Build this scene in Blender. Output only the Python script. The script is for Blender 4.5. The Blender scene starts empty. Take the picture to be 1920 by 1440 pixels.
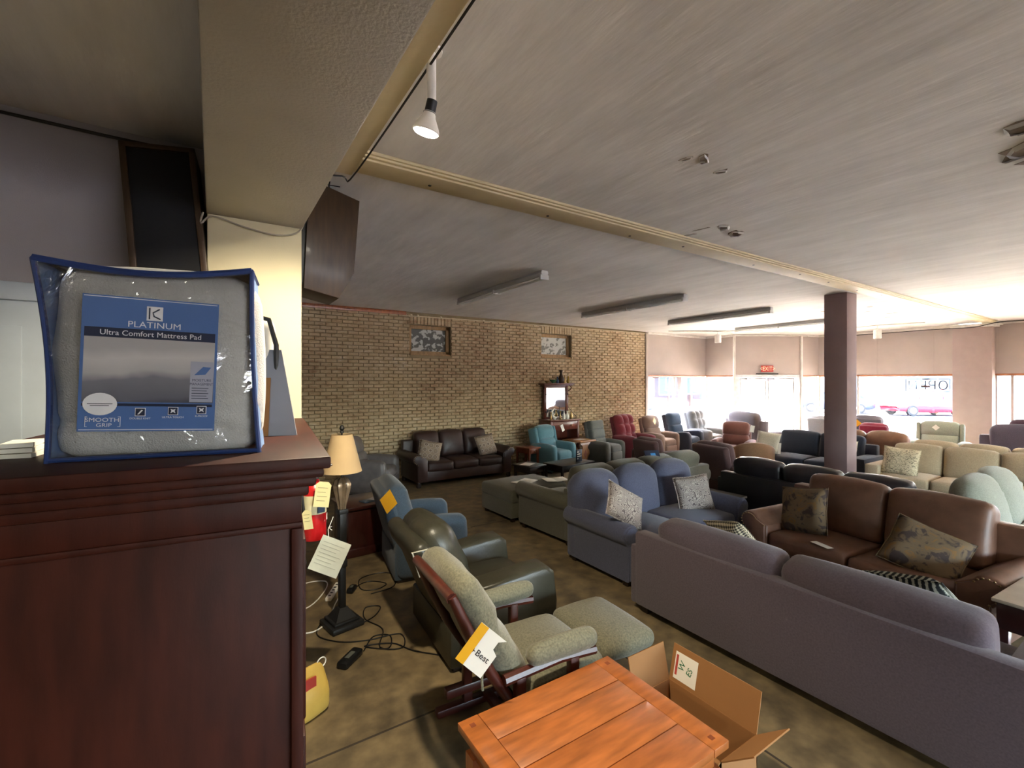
import bpy, bmesh, math, random
from mathutils import Vector, Matrix, noise
random.seed(7)
R = math.radians
PI = math.pi
sc = bpy.context.scene
C = sc.collection

# ---------------------------------------------------------------- camera, sky, sun, exposure
cam_d = bpy.data.cameras.new('camera')
cam = bpy.data.objects.new('camera', cam_d)
C.objects.link(cam)
cam.location = (0, 0, 2.1)
cam.rotation_euler = (R(90), 0, R(-33.0))
cam_d.sensor_width = 36
cam_d.lens = 36 * 863 / 1920
cam_d.shift_y = -6 / 1920
cam_d.clip_start = .05
cam_d.clip_end = 300
sc.camera = cam

world = bpy.data.worlds.new('sky')
sc.world = world
world.use_nodes = True
wn = world.node_tree
wn.nodes.clear()
w_sky = wn.nodes.new('ShaderNodeTexSky')
w_sky.sky_type = 'NISHITA'
w_sky.sun_disc = False
w_sky.sun_elevation = R(48)
w_sky.sun_rotation = R(50)
w_sky.air_density = 1.0
w_sky.dust_density = 4.0
w_sky.ozone_density = 0.4
w_bg = wn.nodes.new('ShaderNodeBackground')
w_bg.inputs[1].default_value = 0.85
w_out = wn.nodes.new('ShaderNodeOutputWorld')
wn.links.new(w_sky.outputs[0], w_bg.inputs[0])
wn.links.new(w_bg.outputs[0], w_out.inputs[0])

sun_d = bpy.data.lights.new('sun', 'SUN')
sun_d.energy = 12.0
sun_d.angle = R(.6)
sun_d.color = (1, .95, .88)
sun = bpy.data.objects.new('sun', sun_d)
C.objects.link(sun)
sun.location = (10, -20, 30)
sun.rotation_euler = Vector((-.5, -.42, -.76)).to_track_quat('-Z', 'Y').to_euler()

sc.view_settings.view_transform = 'Standard'
sc.view_settings.look = 'None'
sc.view_settings.gamma = 1
sc.view_settings.use_curve_mapping = False
sc.view_settings.exposure = 4.08
try:
    sc.cycles.use_denoising = True
    sc.cycles.max_bounces = 10
    sc.cycles.diffuse_bounces = 7
    sc.cycles.transparent_max_bounces = 12
    sc.cycles.caustics_reflective = False
    sc.cycles.caustics_refractive = False
    sc.cycles.sample_clamp_indirect = 10
except Exception:
    pass

# daylight portals in the glazed openings (sampling guides only)
for nm, loc, rot, w, h in (('portal_a', (12.65, 9.68, 1.35), (90, 0, 0), 2.9, 1.8), ('portal_b', (14.25, 9.1, 1.35), (90, 0, -90), .95, 1.8), ('portal_c', (15.15, 8.07, 1.2), (90, 0, -32), 2.2, 2.2),
                           ('portal_e', (16.78, 5.5, 1.35), (90, 0, -90), 3.4, 1.8), ('portal_f', (16.78, -3, 1.35), (90, 0, -90), 11.9, 1.8), ('portal_r', (5.2, -9.1, 1.9), (90, 0, 180), 8.4, 2.3)):
    ld = bpy.data.lights.new(nm, 'AREA'); ld.shape = 'RECTANGLE'; ld.size = w; ld.size_y = h
    ld.cycles.is_portal = True
    lo = bpy.data.objects.new(nm, ld); C.objects.link(lo); lo.location = loc; lo.rotation_euler = tuple(R(a) for a in rot)
    lo.rotation_euler.x = R(-90)

# ---------------------------------------------------------------- helpers
def T(x, y, z): return Matrix.Translation((x, y, z))
def RX(a): return Matrix.Rotation(R(a), 4, 'X')
def RY(a): return Matrix.Rotation(R(a), 4, 'Y')
def RZ(a): return Matrix.Rotation(R(a), 4, 'Z')
I4 = Matrix.Identity(4)

class MB:
    def __init__(s):
        s.v = []; s.f = []
    def add(s, vs, fs, M=None):
        o = len(s.v)
        if M is not None:
            vs = [M @ Vector(p) for p in vs]
        s.v += [tuple(p) for p in vs]
        s.f += [tuple(i + o for i in f) for f in fs]
        return s
    def rbox(s, size, r=.02, n=1, puff=(0, 0, 0), deform=None, M=None, nn=None):
        h = [max(a / 2, 1e-4) for a in size]
        r = min(r, .999 * min(h))
        nn = nn or (n, n, n)
        def lst(hh, k):
            i = hh - r
            L = [-hh]
            if n > 2: L.append(-hh + .45 * r)
            L += [-i + 2 * i * j / k for j in range(k + 1)]
            if n > 2: L.append(hh - .45 * r)
            L.append(hh)
            return L
        ax = [lst(h[j], nn[j]) for j in range(3)]
        vid = {}; vs = []; fs = []
        def vert(p):
            k = tuple(round(c, 5) for c in p)
            if k in vid: return vid[k]
            q = [max(-(h[j] - r), min(h[j] - r, p[j])) for j in range(3)]
            d = Vector((p[0] - q[0], p[1] - q[1], p[2] - q[2]))
            if d.length > 0: d = d.normalized() * r
            w = [q[j] + d[j] for j in range(3)]
            u = [max(-1, min(1, w[j] / h[j])) for j in range(3)]
            o = list(w)
            for j in range(3):
                a, b = [x for x in range(3) if x != j]
                if puff[j]:
                    o[j] += puff[j] * u[j] * (1 - u[a] ** 2) * (1 - u[b] ** 2)
            if deform: o = deform(o, u)
            vid[k] = len(vs); vs.append(tuple(o))
            return vid[k]
        for j in range(3):
            a, b = [(1, 2), (2, 0), (0, 1)][j]
            for sg in (-1, 1):
                for ia in range(len(ax[a]) - 1):
                    for ib in range(len(ax[b]) - 1):
                        q = []
                        for da, db in ((0, 0), (1, 0), (1, 1), (0, 1)):
                            p = [0, 0, 0]
                            p[j] = sg * h[j]; p[a] = ax[a][ia + da]; p[b] = ax[b][ib + db]
                            q.append(vert(p))
                        q2 = []
                        for x in q:
                            if x not in q2: q2.append(x)
                        if len(q2) >= 3:
                            fs.append(tuple(q2) if sg > 0 else tuple(reversed(q2)))
        return s.add(vs, fs, M)
    def box(s, a, b, r=.004, M=None):
        c = [(a[i] + b[i]) / 2 for i in range(3)]
        sz = [abs(b[i] - a[i]) for i in range(3)]
        MM = T(*c) if M is None else M @ T(*c)
        if r <= 0:
            h = [x / 2 for x in sz]
            vs = [(x * h[0], y * h[1], z * h[2]) for x in (-1, 1) for y in (-1, 1) for z in (-1, 1)]
            return s.add(vs, [(0, 1, 3, 2), (4, 6, 7, 5), (0, 4, 5, 1), (2, 3, 7, 6), (0, 2, 6, 4), (1, 5, 7, 3)], MM)
        return s.rbox(sz, min(r, min(sz) * .3), 1, M=MM)
    def loft(s, rings, cap=True, M=None, closed=False):
        k = len(rings[0]); vs = [p for r_ in rings for p in r_]; fs = []
        nr = len(rings)
        for i in range(nr if closed else nr - 1):
            i2 = (i + 1) % nr
            for j in range(k):
                j2 = (j + 1) % k
                fs.append((i * k + j, i * k + j2, i2 * k + j2, i2 * k + j))
        if cap and not closed:
            fs.append(tuple(range(k - 1, -1, -1)))
            fs.append(tuple((nr - 1) * k + j for j in range(k)))
        return s.add(vs, fs, M)
    def tube(s, path, r, seg=8, cap=True, M=None):
        P = [Vector(p) for p in path]; rings = []
        up = None
        for i, p in enumerate(P):
            d = (P[min(i + 1, len(P) - 1)] - P[max(i - 1, 0)])
            if d.length < 1e-9: d = Vector((0, 0, 1))
            d.normalize()
            if up is None:
                up = Vector((0, 0, 1)) if abs(d.z) < .9 else Vector((1, 0, 0))
            a = d.cross(up)
            if a.length < 1e-6: a = d.orthogonal()
            a.normalize(); b = a.cross(d).normalized(); up = b
            rr = r[i] if isinstance(r, (list, tuple)) else r
            rings.append([tuple(p + a * (rr * math.cos(2 * PI * j / seg)) + b * (rr * math.sin(2 * PI * j / seg))) for j in range(seg)])
        return s.loft(rings, cap, M)
    def lathe(s, prof, seg=20, M=None):
        rings = [[(r_ * math.cos(2 * PI * j / seg), r_ * math.sin(2 * PI * j / seg), z) for j in range(seg)] for r_, z in prof]
        return s.loft(rings, True, M)
    def prism(s, prof, y0, y1, r=.01, M=None):
        """2-D outline (x,z) extruded along y with softened ends"""
        cx = sum(p[0] for p in prof) / len(prof); cz = sum(p[1] for p in prof) / len(prof)
        def ring(y, ins):
            out = []
            for x, z in prof:
                d = Vector((x - cx, z - cz)); L = max(d.length, 1e-6)
                kx = max(0, 1 - ins / L)
                out.append((cx + d.x * kx, y, cz + d.y * kx))
            return out
        if r <= 0: return s.loft([ring(y0, 0), ring(y1, 0)], True, M)
        return s.loft([ring(y0, r), ring(y0 + .35 * r, .35 * r), ring(y0 + r, 0), ring(y1 - r, 0), ring(y1 - .35 * r, .35 * r), ring(y1, r)], True, M)
    def mesh(s, name, smooth=True, angle=40):
        me = bpy.data.meshes.new(name)
        me.from_pydata(s.v, [], s.f)
        me.update()
        bm = bmesh.new(); bm.from_mesh(me)
        bmesh.ops.recalc_face_normals(bm, faces=bm.faces)
        bm.to_mesh(me); bm.free()
        if smooth:
            me.polygons.foreach_set('use_smooth', [True] * len(me.polygons))
            me.set_sharp_from_angle(angle=R(angle))
        return me

def ob(name, mb, mat, parent=None, smooth=True, angle=40, label=None):
    me = mb.mesh(name, smooth, angle) if isinstance(mb, MB) else mb
    o = bpy.data.objects.new(name, me)
    C.objects.link(o)
    if mat is not None and not me.materials: me.materials.append(mat)
    if parent: o.parent = parent
    if label: o['label'] = label
    return o
def tag(o, label, cat, group=None):
    o['label'] = label; o['category'] = cat
    if group: o['group'] = group
    return o
def thing(name, label, cat, loc=(0, 0, 0), rz=0, group=None):
    o = bpy.data.objects.new(name, None)
    C.objects.link(o)
    o.empty_display_size = .1
    o.location = loc; o.rotation_euler = (0, 0, R(rz))
    return tag(o, label, cat, group)
def struct(name, mb, mat, label=None, smooth=False):
    o = ob(name, mb, mat, None, smooth)
    o['kind'] = 'structure'
    if label: o['label'] = label
    return o
def copy_tree(o, parent=None):
    c = o.copy(); C.objects.link(c)
    if parent: c.parent = parent
    for ch in o.children: copy_tree(ch, c)
    return c
def text(name, body, size, mat, parent, M, align='CENTER', sx=1, thick=.0006, label=None):
    cu = bpy.data.curves.new('lettering', 'FONT')
    cu.body = body; cu.size = size; cu.align_x = align; cu.align_y = 'CENTER'
    cu.extrude = thick; cu.resolution_u = 3
    t = bpy.data.objects.new('lettering', cu)
    C.objects.link(t)
    dg = bpy.context.evaluated_depsgraph_get()
    me = bpy.data.meshes.new_from_object(t.evaluated_get(dg))
    bpy.data.objects.remove(t); bpy.data.curves.remove(cu)
    me.transform(M @ Matrix.Diagonal((sx, 1, 1, 1)))
    me.materials.clear()
    return ob(name, me, mat, parent, label=label)
UP = RX(90)    # text/card lying in xy -> standing, readable from -y

# ---------------------------------------------------------------- materials
MATS = {}
def nmat(name, col, rough=.6, metal=0, spec=.5, bump=0, bscale=200, var=.12, vscale=6, col2=None, sheen=0, coat=0, emit=None, estr=0, alpha=1, coords='Object', stretch=None, bdet=3):
    if name in MATS: return MATS[name]
    m = bpy.data.materials.new(name); m.use_nodes = True
    nt = m.node_tree; b = nt.nodes['Principled BSDF']
    b.inputs['Roughness'].default_value = rough
    b.inputs['Metallic'].default_value = metal
    b.inputs['Specular IOR Level'].default_value = spec
    if sheen:
        b.inputs['Sheen Weight'].default_value = sheen
        b.inputs['Sheen Roughness'].default_value = .5
    if coat:
        b.inputs['Coat Weight'].default_value = coat
        b.inputs['Coat Roughness'].default_value = .15
    tc = nt.nodes.new('ShaderNodeTexCoord')
    src = tc.outputs[coords]
    if coords == 'World':
        pass
    mp = nt.nodes.new('ShaderNodeMapping')
    nt.links.new(src, mp.inputs[0])
    if stretch: mp.inputs['Scale'].default_value = stretch
    no = nt.nodes.new('ShaderNodeTexNoise')
    no.inputs['Scale'].default_value = vscale; no.inputs['Detail'].default_value = 4
    nt.links.new(mp.outputs[0], no.inputs[0])
    ra = nt.nodes.new('ShaderNodeValToRGB')
    c = tuple(col) + (1,)
    if col2 is None:
        d = tuple(x * (1 - var) for x in col) + (1,); e = tuple(min(1, x * (1 + var)) for x in col) + (1,)
    else:
        d = c; e = tuple(col2) + (1,)
    ra.color_ramp.elements[0].position = .3; ra.color_ramp.elements[1].position = .7
    ra.color_ramp.elements[0].color = d; ra.color_ramp.elements[1].color = e
    nt.links.new(no.outputs[0], ra.inputs[0])
    nt.links.new(ra.outputs[0], b.inputs['Base Color'])
    if bump:
        n2 = nt.nodes.new('ShaderNodeTexNoise'); n2.inputs['Scale'].default_value = bscale; n2.inputs['Detail'].default_value = bdet
        nt.links.new(mp.outputs[0], n2.inputs[0])
        bu = nt.nodes.new('ShaderNodeBump'); bu.inputs['Strength'].default_value = bump; bu.inputs['Distance'].default_value = .01
        nt.links.new(n2.outputs[0], bu.inputs['Height'])
        nt.links.new(bu.outputs[0], b.inputs['Normal'])
    if emit:
        b.inputs['Emission Color'].default_value = tuple(emit) + (1,)
        b.inputs['Emission Strength'].default_value = estr
    if alpha < 1: b.inputs['Alpha'].default_value = alpha
    MATS[name] = m
    return m
def srgb(h):
    h = h.lstrip('#')
    return tuple(((int(h[i:i + 2], 16) / 255 + .055) / 1.055) ** 2.4 if int(h[i:i + 2], 16) > 10 else int(h[i:i + 2], 16) / 255 / 12.92 for i in (0, 2, 4))
def fabric(name, col, var=.16):
    return nmat('fabric_' + name, srgb(col), .93, spec=.2, bump=.25, bscale=420, var=var, vscale=90, sheen=.25)
def leather(name, col, rough=.38):
    return nmat('leather_' + name, srgb(col), rough, spec=.5, bump=.12, bscale=120, var=.15, vscale=9)
def wood(name, col, rough=.35, coat=.3):
    return nmat('wood_' + name, srgb(col), rough, spec=.45, bump=.03, bscale=60, var=.28, vscale=5, stretch=(6, 1, 1), coat=coat)
def plain(name, col, rough=.5, **k):
    return nmat(name, srgb(col), rough, **k)

def glass_mat(name, tint=(1, 1, 1), gloss=.08, rough=.02):
    if name in MATS: return MATS[name]
    m = bpy.data.materials.new(name); m.use_nodes = True
    nt = m.node_tree; nt.nodes.clear()
    o = nt.nodes.new('ShaderNodeOutputMaterial'); mix = nt.nodes.new('ShaderNodeMixShader')
    tr = nt.nodes.new('ShaderNodeBsdfTransparent'); gl = nt.nodes.new('ShaderNodeBsdfGlossy')
    tr.inputs[0].default_value = tuple(tint) + (1,); gl.inputs['Roughness'].default_value = rough
    fr = nt.nodes.new('ShaderNodeFresnel'); fr.inputs[0].default_value = 1.45
    ad = nt.nodes.new('ShaderNodeMath'); ad.operation = 'MULTIPLY_ADD'
    ad.inputs[1].default_value = .8; ad.inputs[2].default_value = gloss * .3
    nt.links.new(fr.outputs[0], ad.inputs[0])
    nt.links.new(ad.outputs[0], mix.inputs[0])
    nt.links.new(tr.outputs[0], mix.inputs[1]); nt.links.new(gl.outputs[0], mix.inputs[2])
    nt.links.new(mix.outputs[0], o.inputs[0])
    MATS[name] = m
    return m

def pattern(name, base, ink, kind, scale=10, ink2=None):
    """printed cloth: node pattern over a base colour"""
    if name in MATS: return MATS[name]
    m = bpy.data.materials.new(name); m.use_nodes = True
    nt = m.node_tree; b = nt.nodes['Principled BSDF']; N = nt.nodes.new; L = nt.links.new
    b.inputs['Roughness'].default_value = .9; b.inputs['Specular IOR Level'].default_value = .2
    tc = N('ShaderNodeTexCoord'); src = tc.outputs['Object']
    ra = N('ShaderNodeValToRGB')
    B = srgb(base) + (1,); K = srgb(ink) + (1,); K2 = (srgb(ink2) if ink2 else srgb(ink)) + (1,)
    cr = ra.color_ramp
    if kind == 'paisley':
        no = N('ShaderNodeTexNoise'); no.inputs['Scale'].default_value = scale * .55; no.inputs['Detail'].default_value = 1
        L(src, no.inputs[0])
        mx = N('ShaderNodeMixRGB'); mx.inputs[0].default_value = .55
        L(src, mx.inputs[1]); L(no.outputs['Color'], mx.inputs[2])
        wv = N('ShaderNodeTexWave'); wv.wave_type = 'RINGS'; wv.inputs['Scale'].default_value = scale * .9
        wv.inputs['Distortion'].default_value = 9; wv.inputs['Detail'].default_value = 1.5
        L(mx.outputs[0], wv.inputs[0]); L(wv.outputs[0], ra.inputs[0])
        cr.elements[0].position = .22; cr.elements[0].color = K
        cr.elements[1].position = .42; cr.elements[1].color = B
    elif kind == 'rings':
        vo = N('ShaderNodeTexVoronoi'); vo.inputs['Scale'].default_value = scale; vo.inputs['Randomness'].default_value = .25
        L(src, vo.inputs[0]); L(vo.outputs['Distance'], ra.inputs[0])
        cr.elements[0].position = .1; cr.elements[0].color = K
        cr.elements[1].position = .16; cr.elements[1].color = B
        for p, c in ((.3, B), (.36, K), (.44, K2), (.5, B)):
            e = cr.elements.new(p); e.color = c
    elif kind == 'floral':
        no = N('ShaderNodeTexNoise'); no.inputs['Scale'].default_value = scale; no.inputs['Detail'].default_value = 3; no.inputs['Distortion'].default_value = 1.2
        L(src, no.inputs[0]); L(no.outputs[0], ra.inputs[0])
        cr.elements[0].position = .38; cr.elements[0].color = K
        cr.elements[1].position = .46; cr.elements[1].color = B
        for p, c in ((.58, B), (.62, K2), (.7, K2), (.74, B)):
            e = cr.elements.new(p); e.color = c
    elif kind == 'script':
        mp = N('ShaderNodeMapping'); mp.inputs['Scale'].default_value = (1, 1, 3.2)
        L(src, mp.inputs[0])
        wv = N('ShaderNodeTexWave'); wv.bands_direction = 'Z'; wv.inputs['Scale'].default_value = scale * .32; wv.inputs['Distortion'].default_value = 11
        wv.inputs['Detail'].default_value = 3; wv.inputs['Detail Scale'].default_value = 6
        L(mp.outputs[0], wv.inputs[0]); L(wv.outputs[0], ra.inputs[0])
        cr.elements[0].position = .1; cr.elements[0].color = K
        cr.elements[1].position = .2; cr.elements[1].color = B
    elif kind == 'stripes':
        wv = N('ShaderNodeTexWave'); wv.bands_direction = 'X'; wv.inputs['Scale'].default_value = scale; wv.inputs['Distortion'].default_value = 1.2
        wv.inputs['Detail'].default_value = 2; wv.inputs['Detail Scale'].default_value = 8
        L(src, wv.inputs[0]); L(wv.outputs[0], ra.inputs[0])
        cr.elements[0].position = .3; cr.elements[0].color = K
        cr.elements[1].position = .8; cr.elements[1].color = B
        e = cr.elements.new(.5); e.color = K2
    elif kind == 'plaid':
        w1 = N('ShaderNodeTexWave'); w1.bands_direction = 'X'; w1.inputs['Scale'].default_value = scale
        w2 = N('ShaderNodeTexWave'); w2.bands_direction = 'Z'; w2.inputs['Scale'].default_value = scale
        L(src, w1.inputs[0]); L(src, w2.inputs[0])
        mu = N('ShaderNodeMath'); mu.operation = 'ADD'
        L(w1.outputs[0], mu.inputs[0]); L(w2.outputs[0], mu.inputs[1])
        dv = N('ShaderNodeMath'); dv.operation = 'MULTIPLY'; dv.inputs[1].default_value = .5
        L(mu.outputs[0], dv.inputs[0]); L(dv.outputs[0], ra.inputs[0])
        cr.interpolation = 'CONSTANT'
        cr.elements[0].position = 0; cr.elements[0].color = K
        cr.elements[1].position = .62; cr.elements[1].color = B
        e = cr.elements.new(.3); e.color = K2
    L(ra.outputs[0], b.inputs['Base Color'])
    nz = N('ShaderNodeTexNoise'); nz.inputs['Scale'].default_value = 380
    L(src, nz.inputs[0])
    bu = N('ShaderNodeBump'); bu.inputs['Strength'].default_value = .2; bu.inputs['Distance'].default_value = .01
    L(nz.outputs[0], bu.inputs['Height']); L(bu.outputs[0], b.inputs['Normal'])
    MATS[name] = m
    return m

M_dark = plain('dark_metal', '#1c1b1a', .45, spec=.4)
M_black = plain('black_plastic', '#0d0d0e', .4)
M_white = plain('white_paint', '#dcdad4', .5)
M_chrome = nmat('chrome', (.75, .75, .75), .22, metal=1)
M_alu = nmat('aluminium', (.62, .63, .64), .35, metal=.9)
M_paper = plain('paper', '#e9e6dc', .8, var=.04)
M_foot = wood('foot', '#20140f')
M_cream = plain('cream_beam_paint', '#cdbf9c', .6, var=.08, vscale=3, bump=.1, bscale=30)
# ================================================================ the room
CEIL = 3.6
M_floor = None
def floor_mat():
    m = bpy.data.materials.new('worn_concrete'); m.use_nodes = True
    nt = m.node_tree; b = nt.nodes['Principled BSDF']; N = nt.nodes.new; L = nt.links.new
    g = N('ShaderNodeNewGeometry')
    n1 = N('ShaderNodeTexNoise'); n1.inputs['Scale'].default_value = .9; n1.inputs['Detail'].default_value = 6; n1.inputs['Roughness'].default_value = .65
    n2 = N('ShaderNodeTexNoise'); n2.inputs['Scale'].default_value = 7; n2.inputs['Detail'].default_value = 5
    L(g.outputs['Position'], n1.inputs[0]); L(g.outputs['Position'], n2.inputs[0])
    mx = N('ShaderNodeMath'); mx.operation = 'ADD'; L(n1.outputs[0], mx.inputs[0]); L(n2.outputs[0], mx.inputs[1])
    hv = N('ShaderNodeMath'); hv.operation = 'MULTIPLY'; hv.inputs[1].default_value = .5; L(mx.outputs[0], hv.inputs[0])
    ra = N('ShaderNodeValToRGB'); cr = ra.color_ramp
    cr.elements[0].position = .36; cr.elements[0].color = srgb('#4e4332') + (1,)
    cr.elements[1].position = .66; cr.elements[1].color = srgb('#8d7a58') + (1,)
    e = cr.elements.new(.5); e.color = srgb('#6f5f45') + (1,)
    L(hv.outputs[0], ra.inputs[0]); L(ra.outputs[0], b.inputs['Base Color'])
    rr = N('ShaderNodeMapRange'); rr.inputs[3].default_value = .45; rr.inputs[4].default_value = .75
    L(n2.outputs[0], rr.inputs[0]); L(rr.outputs[0], b.inputs['Roughness'])
    b.inputs['Specular IOR Level'].default_value = .35
    bu = N('ShaderNodeBump'); bu.inputs['Strength'].default_value = .15; bu.inputs['Distance'].default_value = .01
    L(n2.outputs[0], bu.inputs['Height']); L(bu.outputs[0], b.inputs['Normal'])
    return m
def ceil_mat():
    m = bpy.data.materials.new('old_plaster_paint'); m.use_nodes = True
    nt = m.node_tree; b = nt.nodes['Principled BSDF']; N = nt.nodes.new; L = nt.links.new
    g = N('ShaderNodeNewGeometry')
    mp = N('ShaderNodeMapping'); mp.inputs['Scale'].default_value = (1, .2, 1); L(g.outputs['Position'], mp.inputs[0])
    n1 = N('ShaderNodeTexNoise'); n1.inputs['Scale'].default_value = 6; n1.inputs['Detail'].default_value = 6; n1.inputs['Roughness'].default_value = .6
    L(mp.outputs[0], n1.inputs[0])
    n3 = N('ShaderNodeTexNoise'); n3.inputs['Scale'].default_value = .55; n3.inputs['Detail'].default_value = 4; L(g.outputs['Position'], n3.inputs[0])
    a = N('ShaderNodeMath'); a.operation = 'MULTIPLY_ADD'; a.inputs[1].default_value = .5; L(n1.outputs[0], a.inputs[0])
    a2 = N('ShaderNodeMath'); a2.operation = 'MULTIPLY'; a2.inputs[1].default_value = .5; L(n3.outputs[0], a2.inputs[0]); L(a2.outputs[0], a.inputs[2])
    ra = N('ShaderNodeValToRGB'); cr = ra.color_ramp
    cr.elements[0].position = .3; cr.elements[0].color = srgb('#c0beba') + (1,)
    cr.elements[1].position = .62; cr.elements[1].color = srgb('#e0dedb') + (1,)
    L(a.outputs[0], ra.inputs[0]); L(ra.outputs[0], b.inputs['Base Color'])
    b.inputs['Roughness'].default_value = .85; b.inputs['Specular IOR Level'].default_value = .2
    n2 = N('ShaderNodeTexNoise'); n2.inputs['Scale'].default_value = 18; n2.inputs['Detail'].default_value = 5; L(mp.outputs[0], n2.inputs[0])
    bu = N('ShaderNodeBump'); bu.inputs['Strength'].default_value = .35; bu.inputs['Distance'].default_value = .012
    L(n2.outputs[0], bu.inputs['Height']); L(bu.outputs[0], b.inputs['Normal'])
    return m
def brick_mat():
    m = bpy.data.materials.new('painted_brick'); m.use_nodes = True
    nt = m.node_tree; b = nt.nodes['Principled BSDF']; N = nt.nodes.new; L = nt.links.new
    g = N('ShaderNodeNewGeometry')
    mp = N('ShaderNodeMapping'); mp.inputs['Scale'].default_value = (1, 1, 2.4); L(g.outputs['Position'], mp.inputs[0])
    n1 = N('ShaderNodeTexNoise'); n1.inputs['Scale'].default_value = 4.5; n1.inputs['Detail'].default_value = 9; n1.inputs['Roughness'].default_value = .78
    L(mp.outputs[0], n1.inputs[0])
    n2 = N('ShaderNodeTexNoise'); n2.inputs['Scale'].default_value = .45; n2.inputs['Detail'].default_value = 3; L(g.outputs['Position'], n2.inputs[0])
    a = N('ShaderNodeMath'); a.operation = 'MULTIPLY_ADD'; a.inputs[1].default_value = .62; L(n1.outputs[0], a.inputs[0])
    a2 = N('ShaderNodeMath'); a2.operation = 'MULTIPLY'; a2.inputs[1].default_value = .38; L(n2.outputs[0], a2.inputs[0]); L(a2.outputs[0], a.inputs[2])
    ra = N('ShaderNodeValToRGB'); cr = ra.color_ramp
    cr.elements[0].position = .33; cr.elements[0].color = srgb('#835f47') + (1,)
    cr.elements[1].position = .68; cr.elements[1].color = srgb('#e4dac8') + (1,)
    for p, c in ((.42, '#ab8c6c'), (.49, '#bfa885'), (.57, '#c9b593')):
        e = cr.elements.new(p); e.color = srgb(c) + (1,)
    L(a.outputs[0], ra.inputs[0]); L(ra.outputs[0], b.inputs['Base Color'])
    b.inputs['Roughness'].default_value = .7; b.inputs['Specular IOR Level'].default_value = .3
    n3 = N('ShaderNodeTexNoise'); n3.inputs['Scale'].default_value = 55; n3.inputs['Detail'].default_value = 4; L(g.outputs['Position'], n3.inputs[0])
    bu = N('ShaderNodeBump'); bu.inputs['Strength'].default_value = .5; bu.inputs['Distance'].default_value = .012
    L(n3.outputs[0], bu.inputs['Height']); L(bu.outputs[0], b.inputs['Normal'])
    return m
M_floor = floor_mat(); M_ceil = ceil_mat(); M_brick = brick_mat()
M_mortar = nmat('mortar', srgb('#8f7f60'), .9, bump=.3, bscale=80)
M_pink = nmat('pink_beige_panel', srgb('#b4aaa4'), .85, spec=.2, var=.05, vscale=2, bump=.08, bscale=90)
M_mauve = nmat('mauve_grey_wall', srgb('#a09c9f'), .8, spec=.2, var=.04, vscale=2, bump=.15, bscale=160)
M_col = nmat('cream_wall_paint', srgb('#c9c0a0'), .7, var=.04, vscale=3, bump=.08, bscale=120)
M_soffit = nmat('grey_plaster_soffit', srgb('#a8a49c'), .85, var=.05, vscale=4, bump=.3, bscale=70)
M_post = nmat('taupe_post_paint', srgb('#8a7474'), .7, var=.05, vscale=4)
M_orange = wood('orange_trim', '#a8683f')
M_rust = wood('rust_cornice', '#9a5a35')
M_glass = glass_mat('window_glass')
M_frame = nmat('window_frame_paint', srgb('#b9ada2'), .5, var=.04)
M_substrate = nmat('bare_plaster', srgb('#8f8378'), .9, var=.2, vscale=20)

mb = MB(); mb.box((-6, -9, -.2), (16.8, 9.75, 0), 0)
floor = struct('floor', mb, M_floor)
mb = MB()
for a, b in (((-6, 2.72), (3.1, 2.735)), ((2.62, -3), (2.635, 9.6)), ((7.8, -3), (7.815, 9.6)), ((3.1, 5.85), (16, 5.865))):
    mb.box((a[0], a[1], 0), (b[0], b[1], .0012), 0)
ob('control_joint', mb, plain('joint_dirt', '#3a3024', .9), floor)
mb = MB(); mb.box((-6, -9, CEIL), (16.8, 9.9, CEIL + .2), 0)
ceiling = struct('ceiling', mb, M_ceil)

# flaking paint on the ceiling: dark bare spots and curled flakes
def blotch(cx, cy, rx, ry, seed, ang=0, jag=.35):
    rnd = random.Random(seed); n = 11; pts = []
    for i in range(n):
        a = 2 * PI * i / n; k = 1 + rnd.uniform(-jag, jag)
        x = rx * k * math.cos(a); y = ry * k * math.sin(a)
        pts.append((cx + x * math.cos(ang) - y * math.sin(ang), cy + x * math.sin(ang) + y * math.cos(ang)))
    return pts
def bare_spot(cx, cy, rx, ry, seed, ang=0, curl=True):
    pts = blotch(cx, cy, rx, ry, seed, ang)
    mb = MB(); mb.loft([[(x, y, CEIL - .003) for x, y in pts], [(x, y, CEIL + .001) for x, y in pts]])
    s = ob('bare_spot', mb, M_substrate, ceiling, False)
    if curl:
        mb = MB(); rnd = random.Random(seed + 50)
        for i in range(0, len(pts), 2):
            p = Vector(pts[i]); q = Vector(pts[(i + 2) % len(pts)]); c = Vector((cx, cy))
            i1 = p.lerp(c, .28); i2 = q.lerp(c, .22); dz = rnd.uniform(.12, .4) * min(rx, ry)
            mb.loft([[(p.x, p.y, CEIL - .001), (q.x, q.y, CEIL - .001), (i2.x, i2.y, CEIL - dz), (i1.x, i1.y, CEIL - dz * .8)],
                     [(p.x, p.y, CEIL - .003), (q.x, q.y, CEIL - .003), (i2.x, i2.y, CEIL - dz - .002), (i1.x, i1.y, CEIL - dz * .8 - .002)]])
        ob('paint_flake', mb, M_ceil, s, False)
for a in ((2.78, 1.9, .07, .035, 1, .5), (2.68, 1.97, .02, .05, 2, .2), (3.05, 1.95, .025, .05, 3, .4), (4.18, 2.65, .075, .06, 4, 0), (4.45, 2.68, .085, .06, 5, .8),
          (4.1, 3.0, .02, .09, 6, .3), (4.05, 2.8, .015, .1, 7, .2), (4.4, .7, .16, .1, 8, .3), (4.7, .62, .2, .13, 9, 0), (4.02, .62, .1, .1, 10, .1)):
    bare_spot(*a)
rnd = random.Random(3)
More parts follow.
